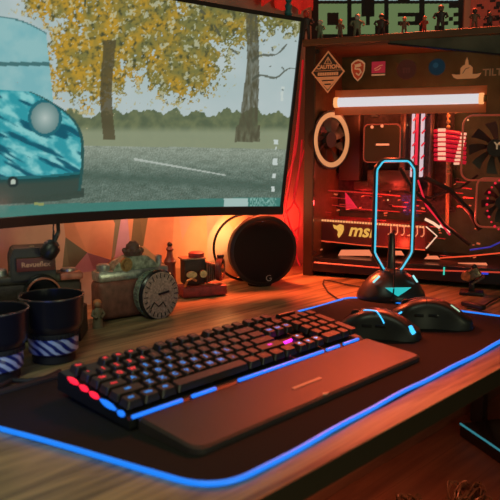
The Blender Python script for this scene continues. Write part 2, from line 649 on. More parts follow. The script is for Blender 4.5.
# ------------------------------------------------------------------ mice
def mouse(name, M, label, strips, group=None, lean=0., size=1.):
    t = thing(name, M, label, 'computer mouse', group)
    Lh, Wh, H = (x * size for x in (.062, .034, .041))
    mb = MB()
    NU, NV = 28, 16
    grid = []
    for i in range(NU + 1):
        s = i / NU                           # 0 front .. 1 rear
        x = -Lh + 2 * Lh * s
        e = math.sqrt(max(0, 1 - abs(2 * s - 1) ** 3.2))
        wy = Wh * e * (.86 + .16 * math.cos((s - .1) * 2 * PI) + .06 * s)
        hh = H * (.28 + .72 * math.sin(min(1, s * 1.02 + .08) * PI * .93) ** .8) * (e ** .5 if s > .5 else e ** .35)
        ring = []
        for j in range(NV + 1):
            a = PI * j / NV
            yy = wy * math.copysign(abs(math.cos(a)) ** .75, math.cos(a))
            zz = hh * math.sin(a) ** .62
            pinch = 1 - .16 * math.sin(PI * min(1, zz / max(hh, 1e-5))) if abs(math.cos(a)) > .3 else 1
            ring.append(mb.b.verts.new((x, yy * pinch, zz + .0008 + lean * yy)))
        grid.append(ring)
    for i in range(NU):
        for j in range(NV):
            mb.b.faces.new((grid[i][j], grid[i][j + 1], grid[i + 1][j + 1], grid[i + 1][j]))
        mb.b.faces.new((grid[i][0], grid[i + 1][0], grid[i + 1][NV], grid[i][NV]))
    bmesh.ops.remove_doubles(mb.b, verts=mb.b.verts, dist=1e-5)
    surf = {}

    def top(s, a):
        i = min(NU, max(0, s * NU))
        i0 = min(NU - 1, int(i))
        j = a / PI * NV
        j0 = min(NV - 1, int(j))
        fu, fv = i - i0, j - j0
        g = lambda p, q: G[p][q]
        return (g(i0, j0) * (1 - fu) * (1 - fv) + g(i0 + 1, j0) * fu * (1 - fv) + g(i0, j0 + 1) * (1 - fu) * fv + g(i0 + 1, j0 + 1) * fu * fv)
    G = []
    for i in range(NU + 1):
        s = i / NU
        x = -Lh + 2 * Lh * s
        e = math.sqrt(max(0, 1 - abs(2 * s - 1) ** 3.2))
        wy = Wh * e * (.86 + .16 * math.cos((s - .1) * 2 * PI) + .06 * s)
        hh = H * (.28 + .72 * math.sin(min(1, s * 1.02 + .08) * PI * .93) ** .8) * (e ** .5 if s > .5 else e ** .35)
        row = []
        for j in range(NV + 1):
            a = PI * j / NV
            yy = wy * math.copysign(abs(math.cos(a)) ** .75, math.cos(a))
            zz = hh * math.sin(a) ** .62
            pinch = 1 - .16 * math.sin(PI * min(1, zz / max(hh, 1e-5))) if abs(math.cos(a)) > .3 else 1
            row.append(Vector((x, yy * pinch, zz + .0008 + lean * yy)))
        G.append(row)
    mb.build('shell', MOUSEM, t)
    # button split and wheel
    mb = MB()
    mb.tube([top(s, PI / 2) + Vector((0, 0, .0003)) for s in [.02 + .045 * k for k in range(10)]], .0008, 6)
    mb.tube([top(.44, a) + Vector((0, 0, .0002)) for a in [.25 * PI + .05 * PI * k for k in range(11)]], .0006, 6)
    mb.build('button_seam', BLACKG, t)
    w = top(.2, PI / 2)
    mb = MB().cyl((w.x, w.y - .0035, w.z - .004), (w.x, w.y + .0035, w.z - .004), .0085, seg=24)
    mb.build('scroll_wheel', RUBBER, t)
    for (kind, pts_, r, m, lab) in strips:
        q = [top(s, a * PI) + Vector((0, 0, .0002)) for s, a in pts_]
        MB().tube(q, r, 6).build('light_strip', m, t, label=lab)
    # side buttons
    mb = MB()
    for s0 in (.36, .52):
        q = top(s0, .93 * PI) if True else 0
        mb.box((q.x, q.y - .0002, q.z + .004), (.017, .003, .005), bev=.001)
    mb.build('side_button', BLACKG, t)
    return t, top


MOUSEM = mat('mouse_soft_black', (.016, .015, .014), .36, var=.1)
CY = glow('cyan_light', (.05, .50, 1.0), 1.6)
WG = glow('pale_green_light', (.5, .75, .5), 1.0)
Z0 = TZ + PADZ


def seg(s0, a0, s1, a1, n=8):
    return [(s0 + (s1 - s0) * k / n, a0 + (a1 - a0) * k / n) for k in range(n + 1)]


m1 = on_z(384, 341, Z0)
# mouse x axis: front at -x
mouse('computer_mouse', frame((m1.x, m1.y + .034, Z0), -17), 'black mouse beside the keyboard with a glowing blue rear logo',
      [('s', seg(.56, .86, .46, .62, 8) + seg(.46, .62, .30, .55, 6)[1:], .0013, CY, 'blue light strip'),
       ('s', seg(.91, .84, .86, .66, 6), .0042, CY, 'blue glowing rear logo')], size=1.12)
m2 = on_z(438, 331, Z0)
mouse('computer_mouse', frame((m2.x - .002, m2.y + .040, Z0), -14), 'larger arched black mouse further right, near the back end of the mat',
      [('s', seg(.03, .86, .16, .80, 4), .0016, CY, 'blue light strip by the buttons'),
       ('s', seg(.72, .55, .82, .60, 4), .0016, WG, 'pale light strip')], size=1.2)
# mouse cables
q = [on_z(x, y, TZ + .006) for x, y in ((470, 301), (478, 305))]
MB().tube([on_z(x, y, TZ + .004) for x, y in ((512, 293), (500, 297), (490, 302), (484, 306))], .0018, 8).build('mouse_cable', RUBBER, label='thin black cable running to the right edge behind the arched mouse', cat='cable')
c0, c1 = on_z(463, 303, TZ + .008), on_z(484, 308, TZ + .008)
dd = c1 - c0
MB().box((c0 + c1) / 2, (dd.length, .016, .010), M=Matrix.Rotation(math.atan2(dd.y, dd.x), 4, 'Z'), bev=.003).build('cable_adapter', BLACK, label='small black cable adapter block behind the arched mouse', cat='adapter')
MB().tube([on_z(x, y, TZ + .0035) for x, y in ((350, 301), (338, 299), (328, 292), (323, 284), (324, 280), (332, 281), (344, 284), (362, 287))], .0018, 8).build('desk_cable', RUBBER, label='thin black cable looping on the desk left of the headset stand', cat='cable')

# ------------------------------------------------------------------ headset stand
hs = on_z(393, 303, TZ)
HM = frame((hs.x + .002, hs.y + .035, TZ), 4)
st = thing('headphone_stand', HM, 'black headset stand with a tall cyan-lit loop and domed base', 'headphone stand')
BASEM = mat('stand_black', (.035, .028, .026), .3)
mb = MB()
mb.lathe([(.072, .0005), (.074, .006), (.071, .014), (.060, .028), (.046, .040), (.030, .049), (.014, .053), (.002, .054)], Matrix.Diagonal((1, .74, 1.25, 1)), 40)
mb.build('base', BASEM, st)
mb = MB()
for sx in (-1, 1):
    P0 = [(sx * .047, -.040 + .012, .044), (sx * .058, -.030 + .010, .026)]
MB().box((-.040, -.031, .050), (.004, .004, .020), M=Matrix.Rotation(R(38), 4, 'Y') @ Matrix.Rotation(R(20), 4, 'X'), bev=.001).build('light_strip', glow('stand_pale_cyan', (.35, .9, .9), 1.0), st)
MB().box((.042, -.031, .050), (.004, .004, .020), M=Matrix.Rotation(R(-38), 4, 'Y') @ Matrix.Rotation(R(20), 4, 'X'), bev=.001).build('light_strip', glow('stand_pale_cyan', (.35, .9, .9), 1.0), st)
MB().prism([(-.027, .030), (.027, .030), (.014, .021), (0, .012), (-.014, .021)], .0, .004, Matrix.Translation((0, -.050, .006)) @ XZ).build('port_light', glow('stand_teal', (.02, .62, .62), .8), st, label='teal glow on the front of the base')
mb = MB()
mb.mi = 0
LZ0, LZ1, LX = .098, .283, .0395
loop = [(-.014, .060), (-.020, .066), (-.036, .092), (-LX, .100), (-LX, .262), (-.0385, .270), (-.029, .283), (-.024, .286), (.024, .286), (.029, .283), (.0385, .270), (LX, .262), (LX, .100), (.036, .092), (.020, .066), (.014, .060)]
fr_ = [(x * 1.0, .004, z) for x, z in loop]
MB().tube([(x * 1.05 + .003, .005, z * 1.022 + (.002 if z > .2 else 0)) for x, z in loop], .0052, 8).build('loop_frame', BASEM, st)
MB().tube([(x + .003, -.0002, z * 1.022) for x, z in loop], .0020, 8).build('loop_light', glow('cyan_loop', (.06, .52, .72), 1.15), st, label='cyan light line around the loop')
MB().box((0, .004, .095), (.020, .012, .095), bev=.004, taper=.35).build('centre_post', BASEM, st)
mb = MB()
mb.tube([(.0, -.010, .15), (.001, -.012, .10), (-.002, -.030, .066), (-.010, -.056, .03), (-.014, -.062, .010)], .0016, 8)
mb.build('hanging_cable', RUBBER, st)

# ------------------------------------------------------------------ monitor
def rot(yaw, tl, rl):
    return Matrix.Rotation(R(yaw), 4, 'Z') @ Matrix.Rotation(R(tl), 4, 'X') @ Matrix.Rotation(R(rl), 4, 'Y')


MM = Matrix.Translation((-.228, 1.323, CAM.z - .132)) @ rot(39.1, 8.0, .9)
MW, MH, MR = .72, .42, 1.8
mon = thing('monitor', MM, 'large curved monitor showing a car under autumn trees', 'monitor')


def sc(s, t, d=0.):
    th = s / MR
    return Vector(((MR + d) * math.sin(th), d * math.cos(th) - MR * (1 - math.cos(th)), t))


def curved(s0, s1, t0, t1, d0, d1, ns=40, mbx=None):
    mb = mbx or MB()
    ring = []
    for i in range(ns + 1):
        s = s0 + (s1 - s0) * i / ns
        ring.append([mb.b.verts.new(sc(s, t, d)) for t, d in ((t0, d0), (t0, d1), (t1, d1), (t1, d0))])
    for a, b in zip(ring, ring[1:]):
        for k in range(4):
            mb.b.faces.new((a[k], a[(k + 1) % 4], b[(k + 1) % 4], b[k]))
    mb.b.faces.new(list(reversed(ring[0])))
    mb.b.faces.new(ring[-1])
    return mb


BZ = mat('bezel_black', (.03, .018, .014), .35)
h = MW / 2
curved(-h, h, 0, MH, .004, .022).build('back_shell', BZ, mon, smooth=False)
mb = curved(-h, h, 0, .018, -.004, .003)
curved(-h, h, MH - .008, MH, -.003, .003, mbx=mb)
for s0, s1 in ((-h, -h + .007), (h - .007, h)):
    curved(s0, s1, .018, MH - .008, -.003, .003, 2, mbx=mb)
mb.build('bezel', BZ, mon, smooth=False)
mb = MB()
mb.box((0, .035, .24), (.20, .03, .16), bev=.01)
mb.build('rear_housing', BLACK, mon)
# wall mount arm, back to the wall behind
wq = MM.inverted() @ (Vector((-.228, 1.323, CAM.z + .09)) + S * .128)
MB().box((0, .05, .235), (.1, .012, .1)).cyl((0, .04, .235), wq, .016).build('mount_arm', DARK, mon)
# power light
q = in_frame(MM, 263, 211, -.005)


# the picture on the screen
def mix(a, b, t):
    t = min(1, max(0, t))
    return tuple(x * (1 - t) + y * t for x, y in zip(a, b))


def sstep(a, b, x):
    t = min(1, max(0, (x - a) / (b - a)))
    return t * t * (3 - 2 * t)


def nz(x, y, s=0.):
    return noise.fractal(Vector((x, y, s)), 1., 2., 4)


def pic(x, y):
    """wallpaper colour (display values) at a place on the screen given in picture units"""
    # sky
    c = mix((172, 196, 196), (186, 204, 204), y / 120)
    c = mix(c, (196, 210, 210), .4 + nz(x * .02, y * .02, 3) * .8)
    # distant tree line and grass
    tl = 112 + nz(x * .05, 1, 4) * 12
    if y > tl:
        c = mix((118, 128, 92), (92, 106, 80), .5 + nz(x * .1, y * .1, 5))
    c = mix(c, (150, 160, 130), sstep(124, 134, y) * .9)
    hz = 146 + (x - 120) * .02
    # autumn foliage
    def leaf(cx, cy, rx, ry):
        return 1 - math.sqrt(((x - cx) / rx) ** 2 + ((y - cy) / ry) ** 2)
    fl = max(leaf(135, 20, 85, 62), leaf(90, 60, 50, 48), leaf(215, 10, 70, 42), leaf(60, 0, 40, 26) * .9, leaf(180, 60, 50, 42), leaf(290, 8, 40, 28))
    nn_ = nz(x * .12, y * .12, 1) * .9 + nz(x * .33, y * .33, 8) * .7
    if fl + nn_ * .55 > .10:
        g = .5 + nz(x * .06, y * .06, 9) * 1.0
        f_ = mix((196, 150, 38), (122, 118, 58), g + (x - 150) / 260)
        f_ = mix(f_, (62, 66, 40), max(0, nz(x * .22, y * .22, 12)) * 1.3)
        if nn_ > .42:
            f_ = mix(f_, (205, 208, 180), .7)
        c = mix(c, f_, .92)
    # tree trunks and boughs
    tw = 6 + .05 * max(0, y - 60) + (2.5 if y > 125 else 0)
    if abs(x - (250 + 3 * math.sin(y * .03))) < tw and y < 142:
        c = mix(c, (88, 86, 66), .8 + nz(x * .4, y * .1, 2) * .4)
    if abs(x - 108 - 2 * math.sin(y * .05)) < 6 and 40 < y < 140:
        c = mix(c, (84, 76, 52), .8)
    for (x0, y0, x1, y1, w) in ((252, 62, 297, 42, 1.5), (252, 80, 296, 70, 1.3), (262, 30, 292, 85, 1.0), (200, 10, 250, 70, 1.6), (258, 52, 275, 20, 1.2), (270, 66, 288, 100, .8), (225, 20, 250, 60, 1.2)):
        tt = ((x - x0) * (x1 - x0) + (y - y0) * (y1 - y0)) / ((x1 - x0) ** 2 + (y1 - y0) ** 2)
        if 0 <= tt <= 1:
            dx, dy = x - (x0 + tt * (x1 - x0)), y - (y0 + tt * (y1 - y0)) + 3 * math.sin(tt * 9)
            if dx * dx + dy * dy < w * w * (1.3 - tt):
                c = mix(c, (80, 84, 70), .75)
    # road
    if y > hz:
        c = mix((146, 158, 142), (98, 118, 106), sstep(hz, hz + 34, y))
        gr = (nz(x * .9, y * .9, 6) * 34) + nz(x * .1, y * .25, 7) * 16
        c = tuple(k + gr for k in c)
        c = mix(c, (72, 96, 84), .6 * sstep(0, 1, 1 - abs(y - 178 - (x - 130) * .06) / 8) * (x > 70))
        ly = 160 + (x - 140) * .178
        if 134 < x < 226 and abs(y - ly) < .6 + (226 - x) * .006:
            c = mix(c, (196, 206, 196), .85)
    # teal car
    top_ = 150 - 108 * (1 - sstep(0, 1, (x + 30) / 112)) if x < 84 else 999
    roof = 16 + ((x + 5) / 50) ** 2 * 16
    if x < 47 + (y - 40) * .1 and y > roof and y < 150:
        c = mix((150, 200, 202), (128, 190, 196), (y - 20) / 100 + nz(x * .05, y * .05, 1))
        if y - roof < 1.4:
            c = (70, 120, 122)
        if 62 < y < 66:
            c = (70, 120, 122)
    edge = 84 - 62 * (max(0, 150 - y) / 62) ** 2.6 - max(0, y - 165) * .12
    bot = 197 - (x / 90) ** 2 * 8 if x < 84 else 0
    if x < edge and y > 90 + x * .05 and y < bot:
        wv = nz(x * .05 + y * .03, y * .09 - x * .05, 20)
        c = mix((46, 160, 172), (140, 214, 214), .35 + wv * 1.6)
        c = mix(c, (8, 92, 112), sstep(.05, .35, nz(x * .06 - y * .1, y * .05, 22)))
        b1 = 178 - (x / 85) ** 2 * 6
        if y > b1:
            c = mix((12, 74, 76), (58, 78, 70), sstep(b1, b1 + 8, y))
        if abs(y - b1) < 1.2:
            c = (30, 110, 116)
        dd2 = math.hypot(x - 13, (y - 182) * 1.0)
        if dd2 < 5.5:
            c = (22, 50, 50)
        if dd2 < 2.6:
            c = (190, 205, 190)
        dl = math.hypot((x - 45), (y - 118) * .9)
        if dl < 17:
            c = mix((190, 206, 200), (90, 130, 130), dl / 17)
        if 14 < dl < 17:
            c = (28, 110, 122)
        if x > edge - 3:
            c = (40, 90, 88)
    elif x < 86 and bot - 2 < y < bot + 7:
        c = mix(c, (48, 66, 58), .8)
    # browser/task bar and icons
    yb = 203.3 if x > 150 else 203 + (150 - x) * .045
    tb = 202.5 + (1 - min(1, x / 240)) * 8 - 1.2
    if y > tb - 3.6:
        c = mix(c, (62, 132, 122), .85)
        if 224 < x < 248 and y > tb - 3.2:
            c = (176, 204, 198)
        if 250 < x < 276 and nz(x * 1.7, 2, 2) > .05:
            c = (140, 190, 178)
    for (ix, iy, iw, ih) in ((283, 88, 1.6, 1.2), (282, 96, 1.2, 5), (276, 142, 2.2, 2.2), (276, 148, .8, 1.4), (275, 162, 2.4, 3.4), (274, 176, 1.6, 2.4), (273, 189, 1.6, 2.4), (39, 204, 5, 1.4)):
        if abs(x - ix) < iw and abs(y - iy) < ih:
            c = (208, 220, 214) if ix > 50 else (150, 160, 100)
    return c


def lin(v):
    v = min(1, max(0, v / 255))
    return v / 12.92 if v <= .04045 else ((v + .055) / 1.055) ** 2.4


NS, NT = 420, 235
s0, s1, t0, t1 = -h + .007, h - .007, .018, MH - .008
sm = bpy.data.meshes.new('display')
vs, fs, cs = [], [], []
for j in range(NT + 1):
    t = t0 + (t1 - t0) * j / NT
    for i in range(NS + 1):
        s = s0 + (s1 - s0) * i / NS
        p = sc(s, t, .001)
        vs.append(p)
        x, y = proj(MM @ p)
        c = pic(x, y)
        cs += [lin(c[0]), lin(c[1]), lin(c[2]), 1]
for j in range(NT):
    for i in range(NS):
        a = j * (NS + 1) + i
        fs.append((a, a + 1, a + NS + 2, a + NS + 1))
sm.from_pydata(vs, [], fs)
ca = sm.color_attributes.new('picture', 'FLOAT_COLOR', 'POINT')
ca.data.foreach_set('color', cs)
dm = bpy.data.materials.new('lit_display')
dm.use_nodes = True
nt = dm.node_tree
b = nt.nodes['Principled BSDF']
b.inputs['Base Color'].default_value = (.01, .01, .01, 1)
b.inputs['Roughness'].default_value = .45
at = nt.nodes.new('ShaderNodeAttribute')
at.attribute_name = 'picture'
nt.links.new(at.outputs['Color'], b.inputs['Emission Color'])
b.inputs['Emission Strength'].default_value = .80
sm.materials.append(dm)
do = bpy.data.objects.new('display', sm)
COL.objects.link(do)
do.parent = mon

# small webcam or microphone hanging under the bezel
mz = Vector((-.275, 1.13, 0))
a1_ = MM @ in_frame(MM, 58, 222, .012)
q2 = CAM + ray(50, 250) * ((a1_ - CAM).length * .89)
mic = thing('microphone', (q2.x, q2.y, q2.z), 'small dark microphone hanging on a bent arm below the monitor', 'microphone')
MB().lathe([(.006, -.016), (.011, -.014), (.0145, -.006), (.0145, .007), (.010, .014), (.004, .017)], Matrix.Rotation(R(30), 4, 'Y') @ Matrix.Rotation(R(-15), 4, 'X'), 24).build('capsule', BLACK, mic)
e_ = a1_ - q2
MB().tube([Vector((.006, 0, .010)), Vector((.011, .0, .022)), e_ * .6 + Vector((.006, 0, 0)), e_ + Vector((0, 0, .004))], .0036, 10).build('gooseneck', BLACK, mic)
MB().tube([Vector((.004, .003, .012)), Vector((.006, .004, .030)), e_ * .8 + Vector((-.006, 0, 0)), e_ + Vector((-.006, 0, .004))], .0014, 8).build('wire', RUBBER, mic)

# ------------------------------------------------------------------ speaker
sp = on_z(262, 288, TZ)
SM = frame((sp.x + .004, sp.y + .012, TZ), 17)
spk = thing('desktop_speaker', SM, 'round black desktop speaker under the right end of the monitor', 'speaker')
SR = .083
back = Matrix.Translation((0, 0, SR + .002)) @ Matrix.Rotation(-PI / 2, 4, 'X')   # local z -> +y
MB().lathe([(SR - .010, -.004), (SR - .002, .0), (SR, .008), (SR - .002, .022), (SR - .012, .030)], back, 64).build('front_ring', BLACK, spk)
GR = mat('grille_cloth', (.016, .013, .012), .95, bump=.6, bs=1800, spec=.15)
MB().lathe([(.001, -.010), (.045, -.009), (.070, -.006), (SR - .006, -.001), (SR - .006, .003)], back, 64).build('grille', GR, spk, label='domed black cloth grille')
MB().lathe([(SR - .010, .028), (SR - .014, .045), (SR - .024, .075), (SR - .036, .098), (SR - .06, .104)], back, 48).build('rear_housing', mat('speaker_body', (.20, .12, .09), .35), spk, label='tapered rear housing')
ringp = [(x - .018, .075, z) for x, _, z in circ(0, SR + .001, SR - .001, SR - .003, 0, 48)]
mb = MB().tube(ringp, .0032, 8, closed=True)
mb.tube([(.02, .02, .0045), (-.02, .055, .0045), (-.03, .082, .0085)], .003, 8)
mb.build('stand_loop', BLACKG, spk, label='thin black loop behind the housing')
q = in_frame(SM, 269, 278, -.0065)
mb = MB()
mb.tube([(q.x + .0065 * math.cos(R(a)), q.y - .0005, q.z + .0065 * math.sin(R(a))) for a in range(50, 331, 20)] + [(q.x + .0058, q.y - .0005, q.z - .0005), (q.x + .001, q.y - .0005, q.z - .0005)], .0009, 6)
mb.build('logo', mat('logo_grey', (.5, .42, .38), .4), spk, label='grey printed letter G logo')
q = in_frame(SM, 262.5, 221.5, -.004)
MB().ball(q, .0022).build('status_light', glow('white_status', (.8, .85, 1), 2.), spk)
mb = MB()
mb.lathe([(.028, 0), (.028, .004)], Matrix.Translation((0, .03, 0)) @ Matrix.Diagonal((1, 1, 1, 1)), 24)
mb.build('foot', RUBBER, spk)

# ------------------------------------------------------------------ computer case
pb = on_z(302.5, 275, TZ)
CA = -24.5
PC = frame((pb.x, pb.y, TZ), CA)
pc = thing('computer_case', PC, 'large computer tower with a glass side and red-lit insides', 'computer')
CW, CD, CH = .66, .23, .577
OAKP = wood('brown_frame', (.10, .048, .022), (.19, .09, .04), .5, 2)
DIMR = mat('dim_frame_red', (.20, .07, .05), .4, emis=(1, .16, .08), es=.20)
INNER = mat('case_inner', (.10, .085, .075), .6, var=.3, vs=25)
INOL = mat('case_back_panel', (.06, .095, .055), .65, var=.45, vs=18)


def pcp(px, py, v=.0):
    return in_frame(PC, px, py, v)


MB().box((.013, CD / 2, CH / 2), (.026, CD, CH), bev=.002).build('left_pillar', OAKP, pc, smooth=False, label='brown left pillar')
MB().box((CW - .013, CD / 2, CH / 2), (.026, CD, CH), bev=.002).build('right_pillar', OAKP, pc, smooth=False, label='brown right pillar')
MB().box((CW / 2, CD / 2, CH - .006), (CW + .01, CD + .012, .016), bev=.002).build('top_panel', OAKP, pc, smooth=False)
MB().box((CW / 2, CD / 2, .03), (CW - .052, CD - .002, .036), bev=.002).build('bottom_panel', DARK, pc, smooth=False)
MB().box((CW / 2, CD - .004, CH / 2), (CW - .052, .008, CH - .03)).build('rear_panel', INOL, pc, smooth=False)
for x in (.08, CW - .08):
    MB().box((x, CD / 2, .006), (.05, CD - .04, .012), bev=.002).build('foot', RUBBER, pc)
GL = glass_mat()
gz0, gz1 = .050, CH - .018
MB().box((CW / 2, .002, (gz0 + gz1) / 2), (CW - .054, .003, gz1 - gz0)).build('glass_panel', GL, pc, smooth=False)
for x in (.032, CW - .032):
    for z in (gz0 + .01, gz1 - .01):
        MB().cyl((x, -.004, z), (x, .0, z), .005, seg=16).build('glass_screw', DARK, pc)
REDL = glow('red_line_light', (1, .09, .03), 1.1)
ORL = glow('orange_line_light', (1, .27, .12), 1.3)
AMB = glow('amber_light', (1, .42, .16), 1.2)
PINK = glow('pinkred_light', (1, .02, .06), .9)
WARMW = glow('warm_white_light', (1, .62, .42), 1.2)
# light tube
a, b = pcp(337, 102.5, .035), pcp(481, 98.5, .035)
lt = MB().cyl(a, b, .0112, seg=24).build('light_tube', glow('white_tube', (.95, .93, 1.0), .86), pc, label='bright white light tube')
d = (b - a).normalized()
q_ = (a + b) / 2
MB().box((q_.x, .052, q_.z), ((b - a).length + .02, .004, .060), M=Matrix.Rotation(-math.atan2(b.z - a.z, b.x - a.x), 4, 'Y')).build('tube_halo_plate', mat('halo_orange', (.75, .17, .05), .6), pc, smooth=False)  # added plate, its orange colour makes the halo around the tube
for e, s_ in ((a, 1), (b, -1)):
    MB().cyl(e - d * .006 * s_, e + d * .004 * s_, .0125, seg=24).build('end_cap', AMB, lt, label='amber glowing end cap')
MB().cyl(b + d * .006, b + d * .012, .008).build('plug', BRASS, lt)


# fans
def fan(cpx, cpy, rad, yaw, v, ringm, label, rect=None):
    c = pcp(cpx, cpy, v)
    T = Matrix.Translation(c) @ Matrix.Rotation(R(yaw), 4, 'Z') @ XZ
    mb = MB()
    if rect:
        o_ = rrect(-rad * 1.12, -rad * 1.12, rad * 1.12, rad * 1.12, rad * .34)
        mb.tube([T @ Vector((x, y, .006)) for x, y in o_], .0022, 6, closed=True)
    f = mb.build('fan_frame', rect, pc, label='dim red rounded fan frame') if rect else None
    if not f:
        mb.lathe([(rad * 1.12, -.010), (rad * 1.12, .010), (rad * 1.02, .010), (rad * 1.02, -.010), (rad * 1.12, -.010)], T, 40, cap=False)
        f = mb.build('fan_frame', DARK, pc, label=label)
    mb = MB()
    for k in range(9):
        a0 = 2 * PI * k / 9
        P_ = []
        for j in range(5):
            rr = rad * (.30 + .62 * j / 4)
            P_.append((rr, a0 + .22 * j / 4))
        lo = [mb.b.verts.new(T @ Vector((r_ * math.cos(t_), r_ * math.sin(t_), .004))) for r_, t_ in P_]
        hi = [mb.b.verts.new(T @ Vector((r_ * math.cos(t_ + .42), r_ * math.sin(t_ + .42), -.005))) for r_, t_ in P_]
        lo2 = [mb.b.verts.new(T @ Vector((r_ * math.cos(t_), r_ * math.sin(t_), .0025))) for r_, t_ in P_]
        hi2 = [mb.b.verts.new(T @ Vector((r_ * math.cos(t_ + .42), r_ * math.sin(t_ + .42), -.0065))) for r_, t_ in P_]
        for j in range(4):
            mb.b.faces.new((lo[j], lo[j + 1], hi[j + 1], hi[j]))
            mb.b.faces.new((lo2[j], hi2[j], hi2[j + 1], lo2[j + 1]))
        mb.b.faces.new((lo[0], hi[0], hi2[0], lo2[0]))
        mb.b.faces.new((lo[4], lo2[4], hi2[4], hi[4]))
    mb.lathe([(.001, .008), (rad * .30, .008), (rad * .32, -.006), (.001, -.006)], T, 24, cap=False)
    mb.build('fan_blades', mat('fan_blade', (.06, .045, .045), .4), f)
    if ringm:
        mb = MB()
        mb.lathe([(rad * .86, .007), (rad * 1.04, .007), (rad * 1.04, .011), (rad * .86, .011), (rad * .86, .007)], T, 48, cap=False)
        mb.build('fan_ring_light', ringm, f)
    return f, T


fan(329, 140, .066, 68, .066, glow('amber_ring', (1, .40, .16), .75), 'round fan with an amber ring')
fT = fan(496, 148, .066, 6, .06, None, '', DIMR)[1]
fan(502, 203, .050, 4, .05, None, '', DIMR)
p = pcp(497, 146, .045)
MB().text('Y', .022, Matrix.Translation(p) @ Matrix.Rotation(R(12), 4, 'Z') @ XZ, .001, bold=.0006).ball(p + Vector((.009, 0, .004)), .004).build('hub_emblem', mat('emblem_cream', (.7, .55, .35), .5, emis=(.8, .5, .3), es=.25), pc, label='cream Y-shaped hub emblem')
mb = MB()
for k in range(16):
    a0 = R(95 + 14 * k)
    c = pcp(505 + 18 * math.cos(a0), 205 - 26 * math.sin(a0), .04)
    mb.ball(c, .0022 if k % 2 else .003, u=8, v=6)
mb.build('ring_leds', PINK, pc, label='ring of small red lights on the lower right fan')

# pump block
c = pcp(383, 143, .15)
T = Matrix.Translation(c) @ XZ
mb = MB().prism(rrect(-.045, -.045, .045, .045, .012), -.03, .012, T)
pm = mb.build('pump_block', mat('pump_black', (.05, .05, .03), .3), pc, smooth=False)
MB().tube([T @ Vector((x, y, .013)) for x, y in rrect(-.047, -.049, .047, .047, .012)[0:28]], .0016, 6, closed=True).build('pump_edge_light', DIMR, pm)
MB().box(c + Vector((.002, -.013, -.004)), (.034, .002, .005)).build('pump_logo', ORL, pm, label='small orange text bar')
mb = MB()
for k, (x, y) in enumerate(((372, 127), (382, 126))):
    mb.ball(pcp(x, y, .13), .004, u=10, v=8)
mb.build('pump_fittings', ORL, pc)
# motherboard details: heat sinks, slots
mb = MB()
random.seed(3)
for (x0, y0, x1, y1) in ((340, 112, 362, 180), (368, 170, 412, 188), (400, 112, 408, 170), (428, 108, 436, 200), (355, 182, 420, 190)):
    a, b = pcp(x0, y1, .19), pcp(x1, y0, .19)
    mb.box(((a.x + b.x) / 2, .195, (a.z + b.z) / 2), (b.x - a.x, .04, b.z - a.z), bev=.003)
mb.build('heat_sink', mat('heatsink', (.14, .08, .06), .35, .5), pc, kind=None)
a, b = pcp(330, 210, .215), pcp(455, 108, .215)
MB().box(((a.x + b.x) / 2, .214, (a.z + b.z) / 2), (b.x - a.x, .006, b.z - a.z)).build('motherboard', mat('board', (.07, .04, .035), .5, var=.6, vs=90), pc, smooth=False)
mb = MB()
for k in range(60):
    x, y = random.uniform(335, 470), random.uniform(108, 212)
    p = pcp(x, y, .20)
    mb.box(p, (random.uniform(.003, .014), .01, random.uniform(.003, .01)))
mb.build('chips', DARK, pc, kind='stuff')
mb = MB()
for (x, y) in ((310, 122), (308, 159), (350, 113), (349, 128), (346, 143), (391, 139), (389, 150), (407, 125), (424, 119), (367, 107), (340, 172), (388, 200), (318, 190), (430, 205), (412, 190), (405, 238), (371, 176), (468, 120)):
    mb.ball(pcp(x, y, .10 if x < 330 else .185), .0021, u=8, v=6)
mb.build('indicator_leds', glow('tiny_gold', (1, .6, .3), 1.2), pc, kind='stuff')

# memory sticks, lit white with a red stripe
for (x0, x1) in ((410, 414), (419, 424)):
    a, b = pcp(x0, 177, .15), pcp(x1, 111, .15)
    m = MB().box(((a.x + b.x) / 2, .158, (a.z + b.z) / 2), (b.x - a.x, .02, b.z - a.z), bev=.0015).build('memory_stick', glow('stick_white', (.95, .75, .85), .8), pc, label='white-lit memory stick')
    mb = MB()
    for k in range(5):
        zc = a.z + (b.z - a.z) * (.12 + .19 * k)
        mb.box((b.x + .001 if x0 > 415 else b.x + .0035, .147, zc), (.004, .003, .012), M=Matrix.Rotation(R(40), 4, 'Y'))
    mb.build('red_mark', PINK, m)
a, b = pcp(414.5, 165, .155), pcp(418.5, 113, .155)
MB().box(((a.x + b.x) / 2, .158, (a.z + b.z) / 2), (b.x - a.x, .01, b.z - a.z)).build('slot_light', PINK, pc)
mb = MB()
mb.tube([pcp(x, y, .13) for x, y in ((409, 110), (416, 109.5), (423, 110))], .0014, 6)
mb.build('slot_latch', WARMW, pc)

# lit red cable comb (reservoir of glowing strands)
comb = None
mb = MB()
for k in range(7):
    y0 = 131 + k * 4.7
    mb.tube([pcp(x, yy, .09) for x, yy in ((434, y0), (446, y0 + .4), (456, y0 + 1.6), (466, y0 + 3.6))], .0044, 8)
comb = mb.build('cable_comb', mat('red_sleeve', (.35, .01, .03), .4, emis=(1, .01, .05), es=.42), pc, label='red lit bundle of sleeved cables')
mb = MB()
for k in range(7):
    y0 = 130 + k * 4.75
    mb.tube([pcp(x, y0, .078) for x in (438, 445.5)], .0038, 8)
for k in range(9):
    y0 = 134 + k * 3.7
    sx = -k * .9
    mb.tube([pcp(x + sx, y0, .078) for x in (461, 466.5)], .0028, 8)
mb.build('strand_light', glow('comb_peach', (1, .50, .33), 1.1), comb, label='peach glowing strand ends')
